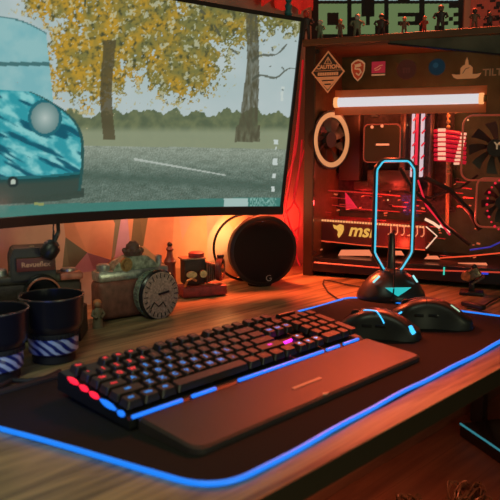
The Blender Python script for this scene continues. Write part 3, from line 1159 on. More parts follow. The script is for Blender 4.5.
# rod with beads
mb = MB()
mb.tube([pcp(448, 112, .10), pcp(448, 130, .10)], .0016, 8)
mb.tube([pcp(448, 160, .10), pcp(447, 226, .10)], .0042, 10)
for y in (116, 121.5, 127, 163, 168, 172.5):
    mb.ball(pcp(448.5, y, .095), .0052, u=12, v=8)
mb.build('coolant_pipe', mat('copper', (.45, .25, .12), .4, .6, emis=(1, .3, .1), es=.06), pc, label='copper rod with beads')

# graphics card
a, b = pcp(314, 240, .07), pcp(426, 221, .07)
gb = MB()
TLg, TRg = pcp(314, 219.5, .07), pcp(425, 227, .07)
BLg, BRg = pcp(314, 240.5, .07), pcp(437, 258, .07)
GT = Matrix.Identity(4)
def quadbox(mb, P4, v0, v1):
    A_ = [mb.b.verts.new((p.x, v0, p.z)) for p in P4]
    B_ = [mb.b.verts.new((p.x, v1, p.z)) for p in P4]
    mb.b.faces.new(A_)
    mb.b.faces.new(list(reversed(B_)))
    for k in range(4):
        mb.b.faces.new((A_[k], B_[k], B_[(k + 1) % 4], A_[(k + 1) % 4]))
    return mb
TIP = pcp(437, 236, .07)
quadbox(gb, [BLg, pcp(425, 250, .07), TRg, TLg], .07, .19)
gpu = gb.build('graphics_card', mat('card_shroud', (.22, .05, .045), .35), pc, smooth=False, label='dark graphics card with glowing lettering')
mb = MB()
N_ = 40
for k in range(N_):
    p = TLg.lerp(TRg, (k + .5) / N_)
    mb.box((p.x, .066, p.z), (.0040, .004, .0048))
mb.build('edge_light', AMB, gpu, label='dotted amber light line along the top edge')
mb = MB()
ms = pcp(355, 231.5, .066)
sl = math.atan2(TRg.z - TLg.z, TRg.x - TLg.x)
TT = Matrix.Translation(ms + Vector((.0, 0, 0))) @ Matrix.Rotation(-sl, 4, 'Y') @ XZ
LETM = glow('yellow_lettering', (1, .52, .10), .9)
mb.text('msi', .046, TT @ Matrix.Translation((.014, .002, 0)), .0012, bold=.0009, shear=.25)
mb.build('brand_lettering', LETM, gpu, label='glowing yellow lettering msi')
# dragon shield
T3 = Matrix.Translation(pcp(339, 231, .066)) @ XZ
shield = [(-.016, .016), (-.006, .013), (.002, .018), (.012, .015), (.013, .004), (.008, -.008), (.0, -.018), (-.004, -.010), (-.002, -.002), (-.006, .004), (-.013, .006)]
mb = MB().prism(shield, 0, .0016, T3)
mb.tube([T3 @ Vector(p) for p in ((.002, .006, .003), (.008, .0, .003), (.004, -.008, .003), (-.001, -.013, .003))], .0018, 6)
mb.build('dragon_emblem', LETM, gpu, label='glowing yellow dragon head emblem')
mb = MB()
for k in range(6):
    p = pcp(389 + 6.6 * k, 229.5 + .45 * k, .064)
    T4 = Matrix.Translation(p) @ XZ
    mb.tube([T4 @ Vector((x, y, 0)) for x, y in ((-.005, .011), (.004, .011), (.005, -.006), (.001, -.012), (-.003, -.011))], .0012, 6)
mb.build('fin_lights', ORL, gpu, label='row of orange outlined fin lights')
mb = MB()
mb.tube([pcp(x, y, .066) for x, y in ((426, 226.5), (437, 236), (426, 248.5))], .0017, 6)
mb.build('chevron_light', WARMW, gpu, label='pale chevron light at the card end')
mb = MB()
mb.tube([pcp(x, y, .069) for x, y in ((314, 240), (360, 245), (425, 250))], .0013, 6)
mb.build('lower_edge_light', REDL, gpu)
mb = MB()
mb.tube([pcp(x, y, .06) for x, y in ((314, 254), (345, 258), (378, 260.5), (420, 262), (500, 267))], .0017, 6)
mb.build('shroud_edge_light', ORL, pc, label='thin orange line along the shroud')
mb = MB()
quadbox(mb, [pcp(310, 268, .06), pcp(520, 285, .06), pcp(520, 268, .06), pcp(310, 255, .06)], .06, .20)
mb.build('power_shroud', mat('shroud', (.05, .035, .03), .5), pc, smooth=False)
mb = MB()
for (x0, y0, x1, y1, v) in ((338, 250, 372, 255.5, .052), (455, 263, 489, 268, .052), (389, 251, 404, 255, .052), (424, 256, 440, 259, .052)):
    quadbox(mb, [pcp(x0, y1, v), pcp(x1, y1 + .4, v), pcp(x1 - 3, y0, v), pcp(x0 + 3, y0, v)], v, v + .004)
mb.build('shroud_reflection', glow('reflection_orange', (1, .26, .12), 1.0), pc, label='orange reflections painted on the lower shroud')  # glowing patches stand in for orange reflections on the shroud
mb = MB()
quadbox(mb, [pcp(346, 209, .12), pcp(357, 209, .12), pcp(352, 202, .12), pcp(345, 193, .12)], .12, .13)
quadbox(mb, [pcp(316, 215, .1), pcp(320, 215, .1), pcp(320, 193, .1), pcp(316, 193, .1)], .1, .11)
mb.build('pink_highlight', PINK, pc, label='painted pink red highlights')  # highlights painted as small glowing pieces
mb = MB()
for k in range(8):
    mb.tube([pcp(312, 176 + k * 4.6, .03), pcp(316, 176.5 + k * 4.6, .03)], .0012, 6)
mb.build('slot_covers', PINK, pc, label='red lit slot cover edges')
mb = MB()
for (x, y, r_) in ((313, 214, .010), (311, 227, .007), (311, 236, .008)):
    p = pcp(x, y, .03)
    mb.lathe([(r_ * .4, 0), (r_, 0), (r_, .003), (r_ * .4, .003)], Matrix.Translation(p) @ XZ, 20)
mb.build('thumb_screw', mat('amber_screw', (.6, .25, .1), .4, emis=(1, .25, .08), es=.5), pc, label='amber lit round thumbscrews')
mb = MB()
mb.tube([pcp(x, y, .12) for x, y in ((318, 190), (355, 192), (400, 196))], .0018, 6)
mb.tube([pcp(x, y, .12) for x, y in ((332, 205), (360, 209), (400, 212))], .0012, 6)
mb.build('board_highlight', mat('dim_red_edge', (.3, .03, .03), .4, emis=(1, .06, .04), es=.35), pc, label='dim red highlight painted along the board edge')  # red highlight along the board, put in as a dim glow
# drooping cables inside
for k, (pp_, m, r_, lab) in enumerate((
        (((400, 168), (412, 190), (430, 205), (445, 225), (470, 245)), RUBBER, .0045, 'black cable drooping inside the case'),
        (((425, 178), (450, 190), (470, 212), (480, 230)), RUBBER, .006, 'thick black cable inside the case'),
        (((418, 180), (426, 205), (440, 222), (450, 235)), PINK, .0022, 'red lit cable strand'),
        (((404, 192), (430, 198), (460, 188), (478, 175)), RUBBER, .003, 'black cable curving up to the fan'),
        (((440, 225), (446, 228), (449, 233)), WARMW, .004, 'pale lit cable plug'),
        (((425, 219), (433, 223), (440, 228)), WARMW, .0035, 'pale lit cable plug'),
        (((440, 258), (470, 256), (510, 252)), REDL, .0016, 'thin red light line'),
        (((470, 250), (490, 247), (505, 240)), mat('blue_wire', (.02, .04, .5), .4, emis=(.05, .1, 1), es=.3), .002, 'blue wire'))):
    MB().tube([pcp(x, y, .05 + .008 * k) for x, y in pp_], r_, 8).build('inner_cable', m, pc, label=lab)
MB().tube([pcp(x, y, -.001) for x, y in ((314, 262.5), (380, 268), (440, 270.5), (520, 273))], .002, 6).build('lower_rail_light', mat('rail_red', (.3, .03, .02), .4, emis=(1, .10, .05), es=.45), pc, label='dim red line along the lower rail')
MB().box(pcp(444, 271, -.003), (.003, .004, .018)).build('status_bar', glow('teal_dot', (.05, .8, .6), .8), pc, label='tiny teal status light')
MB().box(pcp(485, 273.5, -.003), (.014, .004, .004)).build('usb_port', glow('blue_dot', (.03, .08, 1), .6), pc, label='small blue port')

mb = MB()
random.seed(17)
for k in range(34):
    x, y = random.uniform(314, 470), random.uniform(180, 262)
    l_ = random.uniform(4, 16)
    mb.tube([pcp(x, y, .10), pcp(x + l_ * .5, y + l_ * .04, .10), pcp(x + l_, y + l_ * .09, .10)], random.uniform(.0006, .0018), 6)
mb.build('red_highlight', mat('highlight_red', (.5, .08, .06), .3, .5, emis=(1, .06, .05), es=.30), pc, label='short red highlights painted inside the case', kind='stuff')  # random glowing strokes painted in as red highlights
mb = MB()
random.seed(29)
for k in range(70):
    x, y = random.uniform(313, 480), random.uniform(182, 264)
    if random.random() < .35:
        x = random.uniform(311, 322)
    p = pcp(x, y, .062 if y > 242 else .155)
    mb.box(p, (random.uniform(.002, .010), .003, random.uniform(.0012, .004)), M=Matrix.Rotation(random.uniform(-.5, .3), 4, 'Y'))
mb.build('glowing_bit', mat('ember', (.4, .12, .05), .4, emis=(1, .20, .08), es=.55), pc, label='scattered small added bits with an orange glow', kind='stuff')  # random bits added for sparkle, the glow is put into their material
# stickers on the glass (parts of the case)
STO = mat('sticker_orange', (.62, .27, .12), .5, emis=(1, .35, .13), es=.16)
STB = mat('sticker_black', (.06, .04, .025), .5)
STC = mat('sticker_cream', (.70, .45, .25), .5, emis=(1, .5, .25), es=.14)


def sticker(px, py, v=-.0005):
    return Matrix.Translation(pcp(px, py, v)) @ XZ


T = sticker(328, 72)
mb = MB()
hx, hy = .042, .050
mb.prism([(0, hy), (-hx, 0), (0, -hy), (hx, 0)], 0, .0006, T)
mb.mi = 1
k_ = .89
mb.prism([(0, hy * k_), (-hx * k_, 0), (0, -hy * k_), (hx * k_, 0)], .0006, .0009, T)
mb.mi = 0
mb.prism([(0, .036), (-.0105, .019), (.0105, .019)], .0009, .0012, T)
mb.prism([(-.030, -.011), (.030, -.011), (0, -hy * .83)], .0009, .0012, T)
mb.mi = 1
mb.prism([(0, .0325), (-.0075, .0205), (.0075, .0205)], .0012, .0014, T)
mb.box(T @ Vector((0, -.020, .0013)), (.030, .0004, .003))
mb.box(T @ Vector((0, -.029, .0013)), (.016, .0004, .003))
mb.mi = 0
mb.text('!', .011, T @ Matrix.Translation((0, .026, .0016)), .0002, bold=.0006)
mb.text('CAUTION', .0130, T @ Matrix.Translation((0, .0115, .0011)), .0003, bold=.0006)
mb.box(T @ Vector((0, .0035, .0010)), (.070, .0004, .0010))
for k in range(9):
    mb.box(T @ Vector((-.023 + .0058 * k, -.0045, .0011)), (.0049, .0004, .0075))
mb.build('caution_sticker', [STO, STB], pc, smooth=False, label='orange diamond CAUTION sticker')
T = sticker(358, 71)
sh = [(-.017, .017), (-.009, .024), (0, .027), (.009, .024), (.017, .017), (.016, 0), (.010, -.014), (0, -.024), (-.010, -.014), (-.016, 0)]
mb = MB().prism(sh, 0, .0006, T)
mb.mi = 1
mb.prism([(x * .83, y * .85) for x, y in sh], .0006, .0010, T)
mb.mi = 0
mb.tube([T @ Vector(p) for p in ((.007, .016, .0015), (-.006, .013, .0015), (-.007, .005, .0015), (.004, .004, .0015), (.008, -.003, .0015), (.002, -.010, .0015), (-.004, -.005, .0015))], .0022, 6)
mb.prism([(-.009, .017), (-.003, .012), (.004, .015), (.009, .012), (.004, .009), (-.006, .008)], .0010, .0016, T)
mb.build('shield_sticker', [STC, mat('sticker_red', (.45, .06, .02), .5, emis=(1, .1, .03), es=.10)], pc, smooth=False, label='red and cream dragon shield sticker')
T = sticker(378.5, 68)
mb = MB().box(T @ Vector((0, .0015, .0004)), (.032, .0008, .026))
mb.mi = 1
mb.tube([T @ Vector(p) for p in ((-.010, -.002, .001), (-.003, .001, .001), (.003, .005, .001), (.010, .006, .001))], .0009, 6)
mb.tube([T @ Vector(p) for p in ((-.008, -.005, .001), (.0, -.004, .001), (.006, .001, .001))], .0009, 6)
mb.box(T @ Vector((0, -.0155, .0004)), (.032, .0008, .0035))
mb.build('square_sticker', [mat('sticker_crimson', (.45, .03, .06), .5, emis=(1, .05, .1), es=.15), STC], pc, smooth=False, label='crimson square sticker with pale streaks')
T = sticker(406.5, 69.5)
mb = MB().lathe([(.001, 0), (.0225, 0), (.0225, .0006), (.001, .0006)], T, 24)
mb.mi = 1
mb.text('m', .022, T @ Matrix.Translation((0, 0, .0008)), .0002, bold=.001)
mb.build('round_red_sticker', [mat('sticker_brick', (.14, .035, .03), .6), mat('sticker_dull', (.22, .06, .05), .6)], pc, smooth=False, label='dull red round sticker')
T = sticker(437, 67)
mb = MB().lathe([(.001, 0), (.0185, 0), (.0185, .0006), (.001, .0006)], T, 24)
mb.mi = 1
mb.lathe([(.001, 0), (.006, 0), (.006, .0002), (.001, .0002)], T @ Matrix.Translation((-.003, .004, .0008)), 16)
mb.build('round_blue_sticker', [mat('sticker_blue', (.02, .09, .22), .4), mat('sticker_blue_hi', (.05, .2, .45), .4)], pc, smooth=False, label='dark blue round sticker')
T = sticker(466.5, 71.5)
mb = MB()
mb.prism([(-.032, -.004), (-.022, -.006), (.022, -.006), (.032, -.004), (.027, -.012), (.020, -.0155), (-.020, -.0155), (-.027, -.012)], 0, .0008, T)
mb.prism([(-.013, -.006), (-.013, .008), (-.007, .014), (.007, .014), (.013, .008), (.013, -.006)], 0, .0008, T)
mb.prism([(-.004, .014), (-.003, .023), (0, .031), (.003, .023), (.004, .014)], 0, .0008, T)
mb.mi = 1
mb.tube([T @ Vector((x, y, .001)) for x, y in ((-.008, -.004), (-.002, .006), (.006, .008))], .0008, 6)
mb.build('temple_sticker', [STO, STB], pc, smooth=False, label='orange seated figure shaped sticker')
T = sticker(492.5, 72.5)
MB().text('TILT', .021, T, .0003, bold=.0005).build('lettering_sticker', mat('letter_tan', (.42, .28, .17), .5), pc, smooth=False, label='tan lettering TILT')
# painted reflection at the upper right of the glass: olive band, dark line below
a, b, c, d = pcp(390, 44, -.001), pcp(520, 56, -.001), pcp(520, 34, -.001), pcp(390, 40, -.001)
quadbox(MB(), [a, b, c, d], -.003, .0005).build('lid_reflection', mat('reflection_olive', (.09, .085, .055), .5, var=.5, vs=14), pc, smooth=False, label='olive band painted as a reflection on the glass')
MB().tube([pcp(x, y, -.003) for x, y in ((388, 43.5), (440, 48.5), (520, 56.5))], .0022, 6).build('reflection_line', BLACKG, pc)

# ------------------------------------------------------------------ things on the case
def board(x0, y0, x1, y1, v, name, label, cat, bgm):
    a, b = pcp(x0, y1, v), pcp(x1, y0, v)
    a.z = max(a.z, CH + .0025)
    t = thing(name, PC @ Matrix.Translation((a.x, v, CH + .002)), label, cat)
    w, hgt = b.x - a.x, b.z - CH
    MB().box((w / 2, .008, hgt / 2), (w, .016, hgt), bev=.002).build('panel', bgm, t, smooth=False)
    return t, w, hgt


SGN = .17
t, w_, h_ = board(311, -46, 466, 42, SGN, 'pixel_sign', 'black sign with pale green pixel letters reading game over', 'sign', mat('sign_black', (.02, .018, .018), .6))
LIT = glow('pixel_green', (.34, .50, .20), .33)
LIT2 = glow('pixel_grey', (.42, .58, .56), .6)
FONT = {'O': ['1111111', '1111111', '1100011', '1100011', '1100011', '1111111', '1111111'], 'V': ['1100011', '1100011', '1100011', '0110110', '0110110', '0011100', '0011100'],
        'E': ['1111111', '1111111', '1100000', '1111110', '1100000', '1111111', '1111111'], 'R': ['1111100', '1111111', '1100110', '1111101', '1111010', '1100111', '1100011'],
        'G': ['1111111', '1100000', '1100000', '1101111', '1100011', '1111111', '1111111'], 'A': ['0011100', '0111110', '1100011', '1111111', '1100011', '1100011', '1100011'], 'M': ['1100011', '1110111', '1111111', '1101011', '1100011', '1100011', '1100011']}
o_ = pcp(311, 42, SGN)
for word, ytop, ybot, m in (('OVER', 4, 34, LIT), ('GAME', -34, .5, LIT2)):
    for ch, (x0, x1) in zip(word, ((319, 347), (352, 384), (389, 419), (425, 458))):
        mb = MB()
        for r_, line in enumerate(FONT[ch]):
            for q_, bit in enumerate(line):
                if bit == '1':
                    X0, X1 = x0 + (x1 - x0) * q_ / 7, x0 + (x1 - x0) * (q_ + 1) / 7
                    Y0, Y1 = ytop + (ybot - ytop) * r_ / 7, ytop + (ybot - ytop) * (r_ + 1) / 7
                    a, b = pcp(X0, Y1, SGN), pcp(X1, Y0, SGN)
                    mb.box(((a.x + b.x) / 2 - t.matrix_world.inverted().to_translation().x * 0 - o_.x, -.001, (a.z + b.z) / 2 - CH - .002), (b.x - a.x + .0012, .003, b.z - a.z + .0012))
        mb.build('pixel_letter', m, t, smooth=False, label='pixel letter %s' % ch)
t, w_, h_ = board(469, -30, 520, 38, .15, 'red_poster', 'red panel with dark pixel shapes standing right of the pixel sign', 'poster', mat('poster_red', (.30, .05, .03), .6, emis=(1, .12, .06), es=.10))
mb = MB()
random.seed(11)
for k in range(26):
    mb.box((random.uniform(.02, w_ - .02), -.001, random.uniform(.02, h_ - .01)), (random.choice((.006, .012, .018)), .002, random.choice((.006, .012))))
mb.build('pixel_shapes', mat('poster_dark', (.05, .02, .02), .6), t, smooth=False)

SKINM = mat('toy_skin', (.30, .15, .09), .5)


def figure(px, py0, py1, v, label, cols, wide=1., helmet=False, group='small figures lined up on top of the computer case'):
    """py0 top, py1 feet"""
    f = pcp(px, py1, v)
    base = Vector((f.x, v, CH + .0025))
    top_ = pcp(px, py0, v).z
    H = max(.03, top_ - base.z)
    t = thing('toy_figure', PC @ Matrix.Translation(base) @ Matrix.Rotation(R(random.uniform(-15, 25)), 4, 'Z'), label, 'figurine', group)
    k = H
    w = wide
    m0, m1, m2 = cols
    mb = MB()
    mb.lathe([(.20 * k * w, 0), (.20 * k * w, .03 * k), (.18 * k * w, .05 * k)], None, 20)
    mb.build('stand', STB, t)
    mb = MB()
    for sx in (-1, 1):
        mb.tube([(sx * .08 * k * w, 0, .04 * k), (sx * .075 * k * w, -.01 * k, .22 * k), (sx * .05 * k * w, 0, .42 * k)], [.05 * k, .055 * k, .07 * k], 10)
    mb.lathe([(.09 * k * w, .38 * k), (.11 * k * w, .45 * k), (.10 * k * w, .52 * k), (.15 * k * w, .66 * k), (.13 * k * w, .72 * k), (.05 * k, .76 * k)], Matrix.Diagonal((1, .7, 1, 1)), 16)
    for sx in (-1, 1):
        mb.tube([(sx * .14 * k * w, 0, .70 * k), (sx * .20 * k * w, -.03 * k, .56 * k), (sx * .15 * k * w, -.13 * k, .50 * k)], [.05 * k, .042 * k, .035 * k], 10)
    mb.build('body', m0, t)
    mb = MB()
    mb.ball((0, 0, .86 * k), (.105 * k, .105 * k, .125 * k))
    mb.cyl((0, 0, .73 * k), (0, 0, .80 * k), .035 * k)
    hd = mb.build('head', m1, t)
    mb = MB()
    if helmet:
        mb.ball((0, .012 * k, .90 * k), (.13 * k, .125 * k, .11 * k))
        mb.mi = 0
        mb.box((0, -.10 * k, .86 * k), (.15 * k, .03 * k, .03 * k))
    else:
        mb.ball((0, .03 * k, .91 * k), (.115 * k, .10 * k, .10 * k))
    mb.build('hair' if not helmet else 'helmet', m2, t)
    return t


cD = mat('toy_dark', (.04, .03, .03), .5)
cG = mat('toy_green', (.14, .20, .13), .5)
cW = mat('toy_grey', (.40, .45, .42), .5)
cR = mat('toy_red', (.50, .06, .04), .5)
cB = mat('toy_brown', (.16, .08, .05), .5)
cO = mat('toy_orange', (.55, .22, .10), .5)
random.seed(5)
figure(306, 10, 41, .03, 'dark toy figure with a red chest standing at the left end of the case top', (cD, cR, cD), 1.2)
figure(320, 20, 41, .03, 'toy figure with a pale grey helmet on the case top', (cG, cW, cW), 1.1, True)
figure(340, 19, 40, .03, 'small toy figure with an orange head on the case top', (cB, cO, cR), 1.0)
figure(357, 14, 39, .03, 'broad dark green toy figure with a pale head on the case top', (cG, cW, cG), 1.5)
figure(381, 14, 37, .03, 'wide dark toy figure with an orange face below the letter V', (cD, cO, cD), 1.6, True)
figure(404, 17, 35, .03, 'brown toy figure with orange head below the letter E', (cB, cO, cR), 1.3)
figure(424, 16, 35, .03, 'red toy figure between the letters E and R', (cR, cO, cR), 1.2)
figure(440, 5, 34, .03, 'tall dark toy figure in front of the letter R', (cD, cB, cD), 1.3)
figure(474, 8, 34, .03, 'dark red toy figure in front of the red poster', (cB, cD, cR), 1.2)
figure(489, 12, 34, .03, 'black squat toy figure at the right end of the case top', (cD, cB, cD), 1.7)

# gadget in front of the case
g = on_z(461, 291, TZ)
gt = thing('metal_gadget', frame((g.x + .012, g.y - .035, TZ), -20), 'small angular metal gadget in front of the computer case', 'gadget')
GM = mat('gadget_metal', (.25, .18, .11), .35, .7, var=.4, vs=200)
mb = MB()
mb.box((0, 0, .004), (.05, .04, .008), bev=.002)
mb.box((0, 0, .022), (.012, .012, .03), bev=.002)
mb.build('base', BLACK, gt)
MB().box((0, 0, .045), (.034, .022, .022), M=Matrix.Rotation(R(-28), 4, 'Y'), bev=.003).build('head', GM, gt)
MB().cyl((-.013, -.012, .045), (-.013, -.022, .043), .009, .010).build('lens', BRASS, gt)
MB().box((.012, -.004, .034), (.03, .03, .004), M=Matrix.Rotation(R(-35), 4, 'Y')).build('bracket', GM, gt)
MB().ball((.003, 0, .062), .006).build('knob', BLACK, gt)

# low black bar / boxes in front of the case with red reflections
a, b = on_z(335, 283, TZ), on_z(470, 297, TZ)

# red cables between monitor and case
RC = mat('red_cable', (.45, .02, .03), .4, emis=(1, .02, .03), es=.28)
for k, (pts_, r_) in enumerate(((((303, 60), (299, 110), (293, 160), (286, 205), (284, 235), (292, 262)), .0028),
                                (((300, 90), (296, 150), (284, 190), (289, 222), (298, 240)), .0024),
                                (((302, 140), (298, 180), (292, 205), (284, 216), (290, 232), (300, 226)), .0022),
                                (((304, 150), (294, 196), (300, 214), (296, 250), (300, 266)), .0022))):
    dd_ = 1.74 + .02 * k
    P_ = [CAM + ray(x, y) * dd_ for x, y in pts_]
    # smooth
    Q = []
    for i in range(len(P_) - 1):
        p0_, p1_, p2_, p3_ = P_[max(0, i - 1)], P_[i], P_[i + 1], P_[min(len(P_) - 1, i + 2)]
        for j in range(6):
            t_ = j / 6
            Q.append(.5 * ((2 * p1_) + (p2_ - p0_) * t_ + (2 * p0_ - 5 * p1_ + 4 * p2_ - p3_) * t_ ** 2 + (3 * p1_ - p0_ - 3 * p2_ + p3_) * t_ ** 3))
    Q.append(P_[-1])
    MB().tube(Q, r_, 8).build('red_cable', RC, label='thin red cable hanging between the monitor and the computer case', cat='cable', group='red cables between monitor and case')
# red hanging cloth behind the monitor's top right corner
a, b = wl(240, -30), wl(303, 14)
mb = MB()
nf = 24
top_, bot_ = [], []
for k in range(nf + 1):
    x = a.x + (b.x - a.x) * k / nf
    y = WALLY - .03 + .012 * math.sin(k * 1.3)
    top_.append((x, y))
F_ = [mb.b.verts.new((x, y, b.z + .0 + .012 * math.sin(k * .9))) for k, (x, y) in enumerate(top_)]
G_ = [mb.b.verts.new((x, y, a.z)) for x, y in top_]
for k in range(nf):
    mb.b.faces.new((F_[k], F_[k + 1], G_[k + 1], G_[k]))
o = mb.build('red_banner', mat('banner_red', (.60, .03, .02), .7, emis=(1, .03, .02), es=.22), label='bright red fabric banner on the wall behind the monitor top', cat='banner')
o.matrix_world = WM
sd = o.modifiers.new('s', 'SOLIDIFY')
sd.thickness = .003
# teal figurine on the monitor's top edge
q = MM @ sc(.325, MH + .0005, .006)
t = thing('teal_figurine', (q.x, q.y, q.z), 'small teal figurine perched on top of the monitor', 'figurine')
TEAL = mat('teal_paint', (.03, .16, .17), .5)
MB().lathe([(.007, 0), (.009, .004), (.006, .012), (.008, .02), (.004, .026)], None, 16).build('body', TEAL, t)
MB().ball((0, 0, .031), .0065).build('head', TEAL, t)

# ------------------------------------------------------------------ lens mugs
def lens_mug(px, py, k, label, spin=0):
    p = on_z(px, py, TZ)
    t = thing('lens_mug', frame((p.x, p.y + .034 * k, TZ), spin), label, 'mug')
    MB().lathe([(.030 * k, 0), (.0335 * k, .002), (.0335 * k, .014 * k), (.035 * k, .016 * k)], None, 48).build('base', RUBBER, t)
    BAND = bpy.data.materials.get('mug_band_lit')
    if not BAND:
        BAND = mat('mug_band_lit', (.10, .12, .2), .3)
        nt = BAND.node_tree
        b = nt.nodes['Principled BSDF']
        tc = nt.nodes.new('ShaderNodeTexCoord')
        mp = nt.nodes.new('ShaderNodeMapping')
        mp.inputs['Rotation'].default_value = (0, R(25), R(0))
        mp.inputs['Scale'].default_value = (24, 8, 62)
        wv = nt.nodes.new('ShaderNodeTexWave')
        wv.inputs['Scale'].default_value = .9
        wv.inputs['Distortion'].default_value = 3
        rp = nt.nodes.new('ShaderNodeValToRGB')
        e = rp.color_ramp.elements
        e[0].position, e[0].color = .35, (.010, .020, .16, 1)
        e[1].position, e[1].color = .6, (.42, .50, .72, 1)
        nt.links.new(tc.outputs['Object'], mp.inputs['Vector'])
        nt.links.new(mp.outputs[0], wv.inputs['Vector'])
        nt.links.new(wv.outputs[0], rp.inputs[0])
        nt.links.new(rp.outputs[0], b.inputs['Base Color'])
    MB().lathe([(.0365 * k, .016 * k), (.0385 * k, .018 * k), (.039 * k, .038 * k), (.0375 * k, .042 * k)], None, 48).build('patterned_band', BAND, t, label='band with blue and white stripes')
    mb = MB()
    mb.lathe([(.0375 * k, .041 * k), (.040 * k, .043 * k), (.0405 * k, .048 * k), (.0385 * k, .050 * k)], None, 48)
    for j in range(40):
        a = 2 * PI * j / 40
        mb.box((.0402 * k * math.cos(a), .0402 * k * math.sin(a), .0455 * k), (.003 * k, .0028 * k, .006 * k), M=Matrix.Rotation(a, 4, 'Z'))
    mb.build('focus_ring', RUBBER, t)
    MB().lathe([(.040 * k, .050 * k), (.0455 * k, .058 * k), (.0475 * k, .064 * k), (.0495 * k, .101 * k), (.0505 * k, .103 * k), (.0505 * k, .105 * k), (.0475 * k, .105 * k), (.045 * k, .060 * k), (.001, .058 * k)], None, 56, cap=False).build('cup_body', mat('mug_black', (.010, .010, .016), .28), t)
    MB().lathe([(.0498 * k, .1045 * k), (.0508 * k, .1045 * k), (.0508 * k, .1062 * k), (.0485 * k, .1062 * k), (.0485 * k, .1045 * k)], None, 56, cap=False).build('rim', mat('mug_rim', (.12, .11, .10), .25, .6), t)
    return t


lens_mug(48, 366, .95, 'black camera lens shaped mug with a striped band, nearest the keyboard', 20)
t = lens_mug(-11, 385, .93, 'second lens shaped mug cut off at the left edge', 70)
for c in t.children:
    if c.name.startswith('patterned_band'):
        c['label'] = 'band with purple and blue stripes'


# ------------------------------------------------------------------ vintage cameras
def gripped(mb, c, r0, r1, d0, d1, T, n=36):
    """knurled barrel from d0 to d1 along -y of T"""
    M = T @ Matrix.Translation(c) @ Matrix.Rotation(PI / 2, 4, 'X')
    mb.lathe([(r0, d0), (r0, d1), (r1, d1)], M, 40)


# first: reflex camera on a ribbed black box, far left
zb = .052
bx = on_z(40, 352, TZ)
bxp = Vector((bx.x - .036, bx.y + .085, TZ))
BXM = frame(bxp, 4)
t = thing('equipment_box', BXM, 'dark ribbed box under the camera at the far left', 'box')
MB().box((0, 0, zb / 2), (.17, .07, zb - .001), bev=.003).build('body', BLACK, t)
mb = MB()
for k in range(18):
    mb.box((-.080 + k * .0094, -.0365, zb / 2), (.004, .003, zb * .8))
mb.build('ribs', DARK, t)
CM = frame((bxp.x + .005, bxp.y, TZ + zb + .0005), 24)
cam1 = thing('reflex_camera', CM, 'dark vintage reflex camera with a name plate on its prism, behind the lens mug', 'camera')
mb = MB()
mb.box((0, 0, .0235), (.150, .042, .045), bev=.008)
mb.build('body', LEATHER, cam1)
MB().box((0, 0, .051), (.150, .044, .014), bev=.004).build('top_plate', OLIVE, cam1)
pr = [(-.034, .050), (-.034, .088), (-.028, .104), (.030, .104), (.037, .088), (.038, .050)]
mb = MB()
T5 = Matrix.Translation((-.005, .0, 0)) @ XZ
mb.prism(pr, -.030, .026, T5)
bmesh.ops.bevel(mb.b, geom=list(mb.b.edges), offset=.002, segments=2, affect='EDGES')
prism_ = mb.build('prism_housing', OLIVE, cam1)
MB().box((.0, -.0315, .078), (.060, .003, .022), bev=.001).build('name_plate', mat('plate_red', (.16, .03, .02), .5), prism_, label='reddish name plate')
MB().text('Revueflex', .0115, Matrix.Translation((.0, -.0333, .078)) @ XZ, .0003, bold=.0002).build('lettering', mat('plate_letters', (.75, .35, .2), .5), prism_, label='orange lettering Revueflex')
MB().text('X', .010, Matrix.Translation((-.002, -.004, .1045)), .0003, bold=.0003).build('top_mark', mat('mark_tan', (.5, .4, .25), .5), prism_, label='small tan mark')
mb = MB()
mb.lathe([(.034, 0), (.034, .012), (.031, .014), (.033, .016), (.033, .034), (.029, .036), (.026, .026), (.001, .026)], Matrix.Translation((.008, -.020, .032)) @ XZ @ Matrix.Diagonal((.85, .85, 1, 1)), 40, cap=False)
mb.build('lens', BLACKG, cam1)
MB().lathe([(.0295, .034), (.0325, .034), (.0325, .0365), (.0295, .0365), (.0295, .034)], Matrix.Translation((.008, -.020, .032)) @ XZ @ Matrix.Diagonal((.85, .85, 1, 1)), 40, cap=False).build('lens_ring', mat('ring_copper', (.5, .15, .08), .35, .4), cam1, label='copper ring at the lens front')
mb = MB()
mb.lathe([(.012, .057), (.012, .067), (.010, .069)], Matrix.Translation((-.055, 0, 0)), 24)
mb.lathe([(.004, .057), (.005, .065)], Matrix.Translation((-.036, -.008, 0)), 16)
mb.build('shutter_dial', SILVER, cam1)
MB().lathe([(.013, .057), (.013, .063), (.004, .064)], Matrix.Translation((.056, 0, 0)), 24).build('rewind_knob', SILVER, cam1)
MB().box((.058, -.012, .053), (.038, .030, .012), bev=.003).build('front_trim', mat('trim_coral', (.45, .12, .07), .45, var=.4, vs=80), cam1, label='coral trim')

# middle camera: silver top, leather half case, big barrel lens with a dial face
cb = on_z(124, 322, TZ)
C2M = frame((cb.x + .005, cb.y + .055, TZ), 36) @ Matrix.Diagonal((1, 1, 1.12, 1))
cam2 = thing('rangefinder_camera', C2M, 'silver topped vintage camera in a brown half case with a large round dial lens', 'camera')
MB().box((0, 0, .034), (.150, .044, .066), bev=.010, seg=3).build('half_case', mat('case_brown', (.17, .06, .042), .5, var=.3, vs=90, bump=.3, bs=400), cam2, label='brown leather half case')
MB().box((0, 0, .074), (.146, .038, .018), bev=.005).build('camera_body', SILVER, cam2)
hump = [(-.045, .080), (-.035, .094), (-.010, .104), (.026, .104), (.044, .092), (.052, .080)]
mb = MB().prism(hump, -.017, .019, XZ)
bmesh.ops.bevel(mb.b, geom=list(mb.b.edges), offset=.002, segments=2, affect='EDGES')
mb.build('top_housing', mat('aged_silver', (.34, .37, .28), .4, .5, var=.55, vs=120), cam2)
mb = MB()
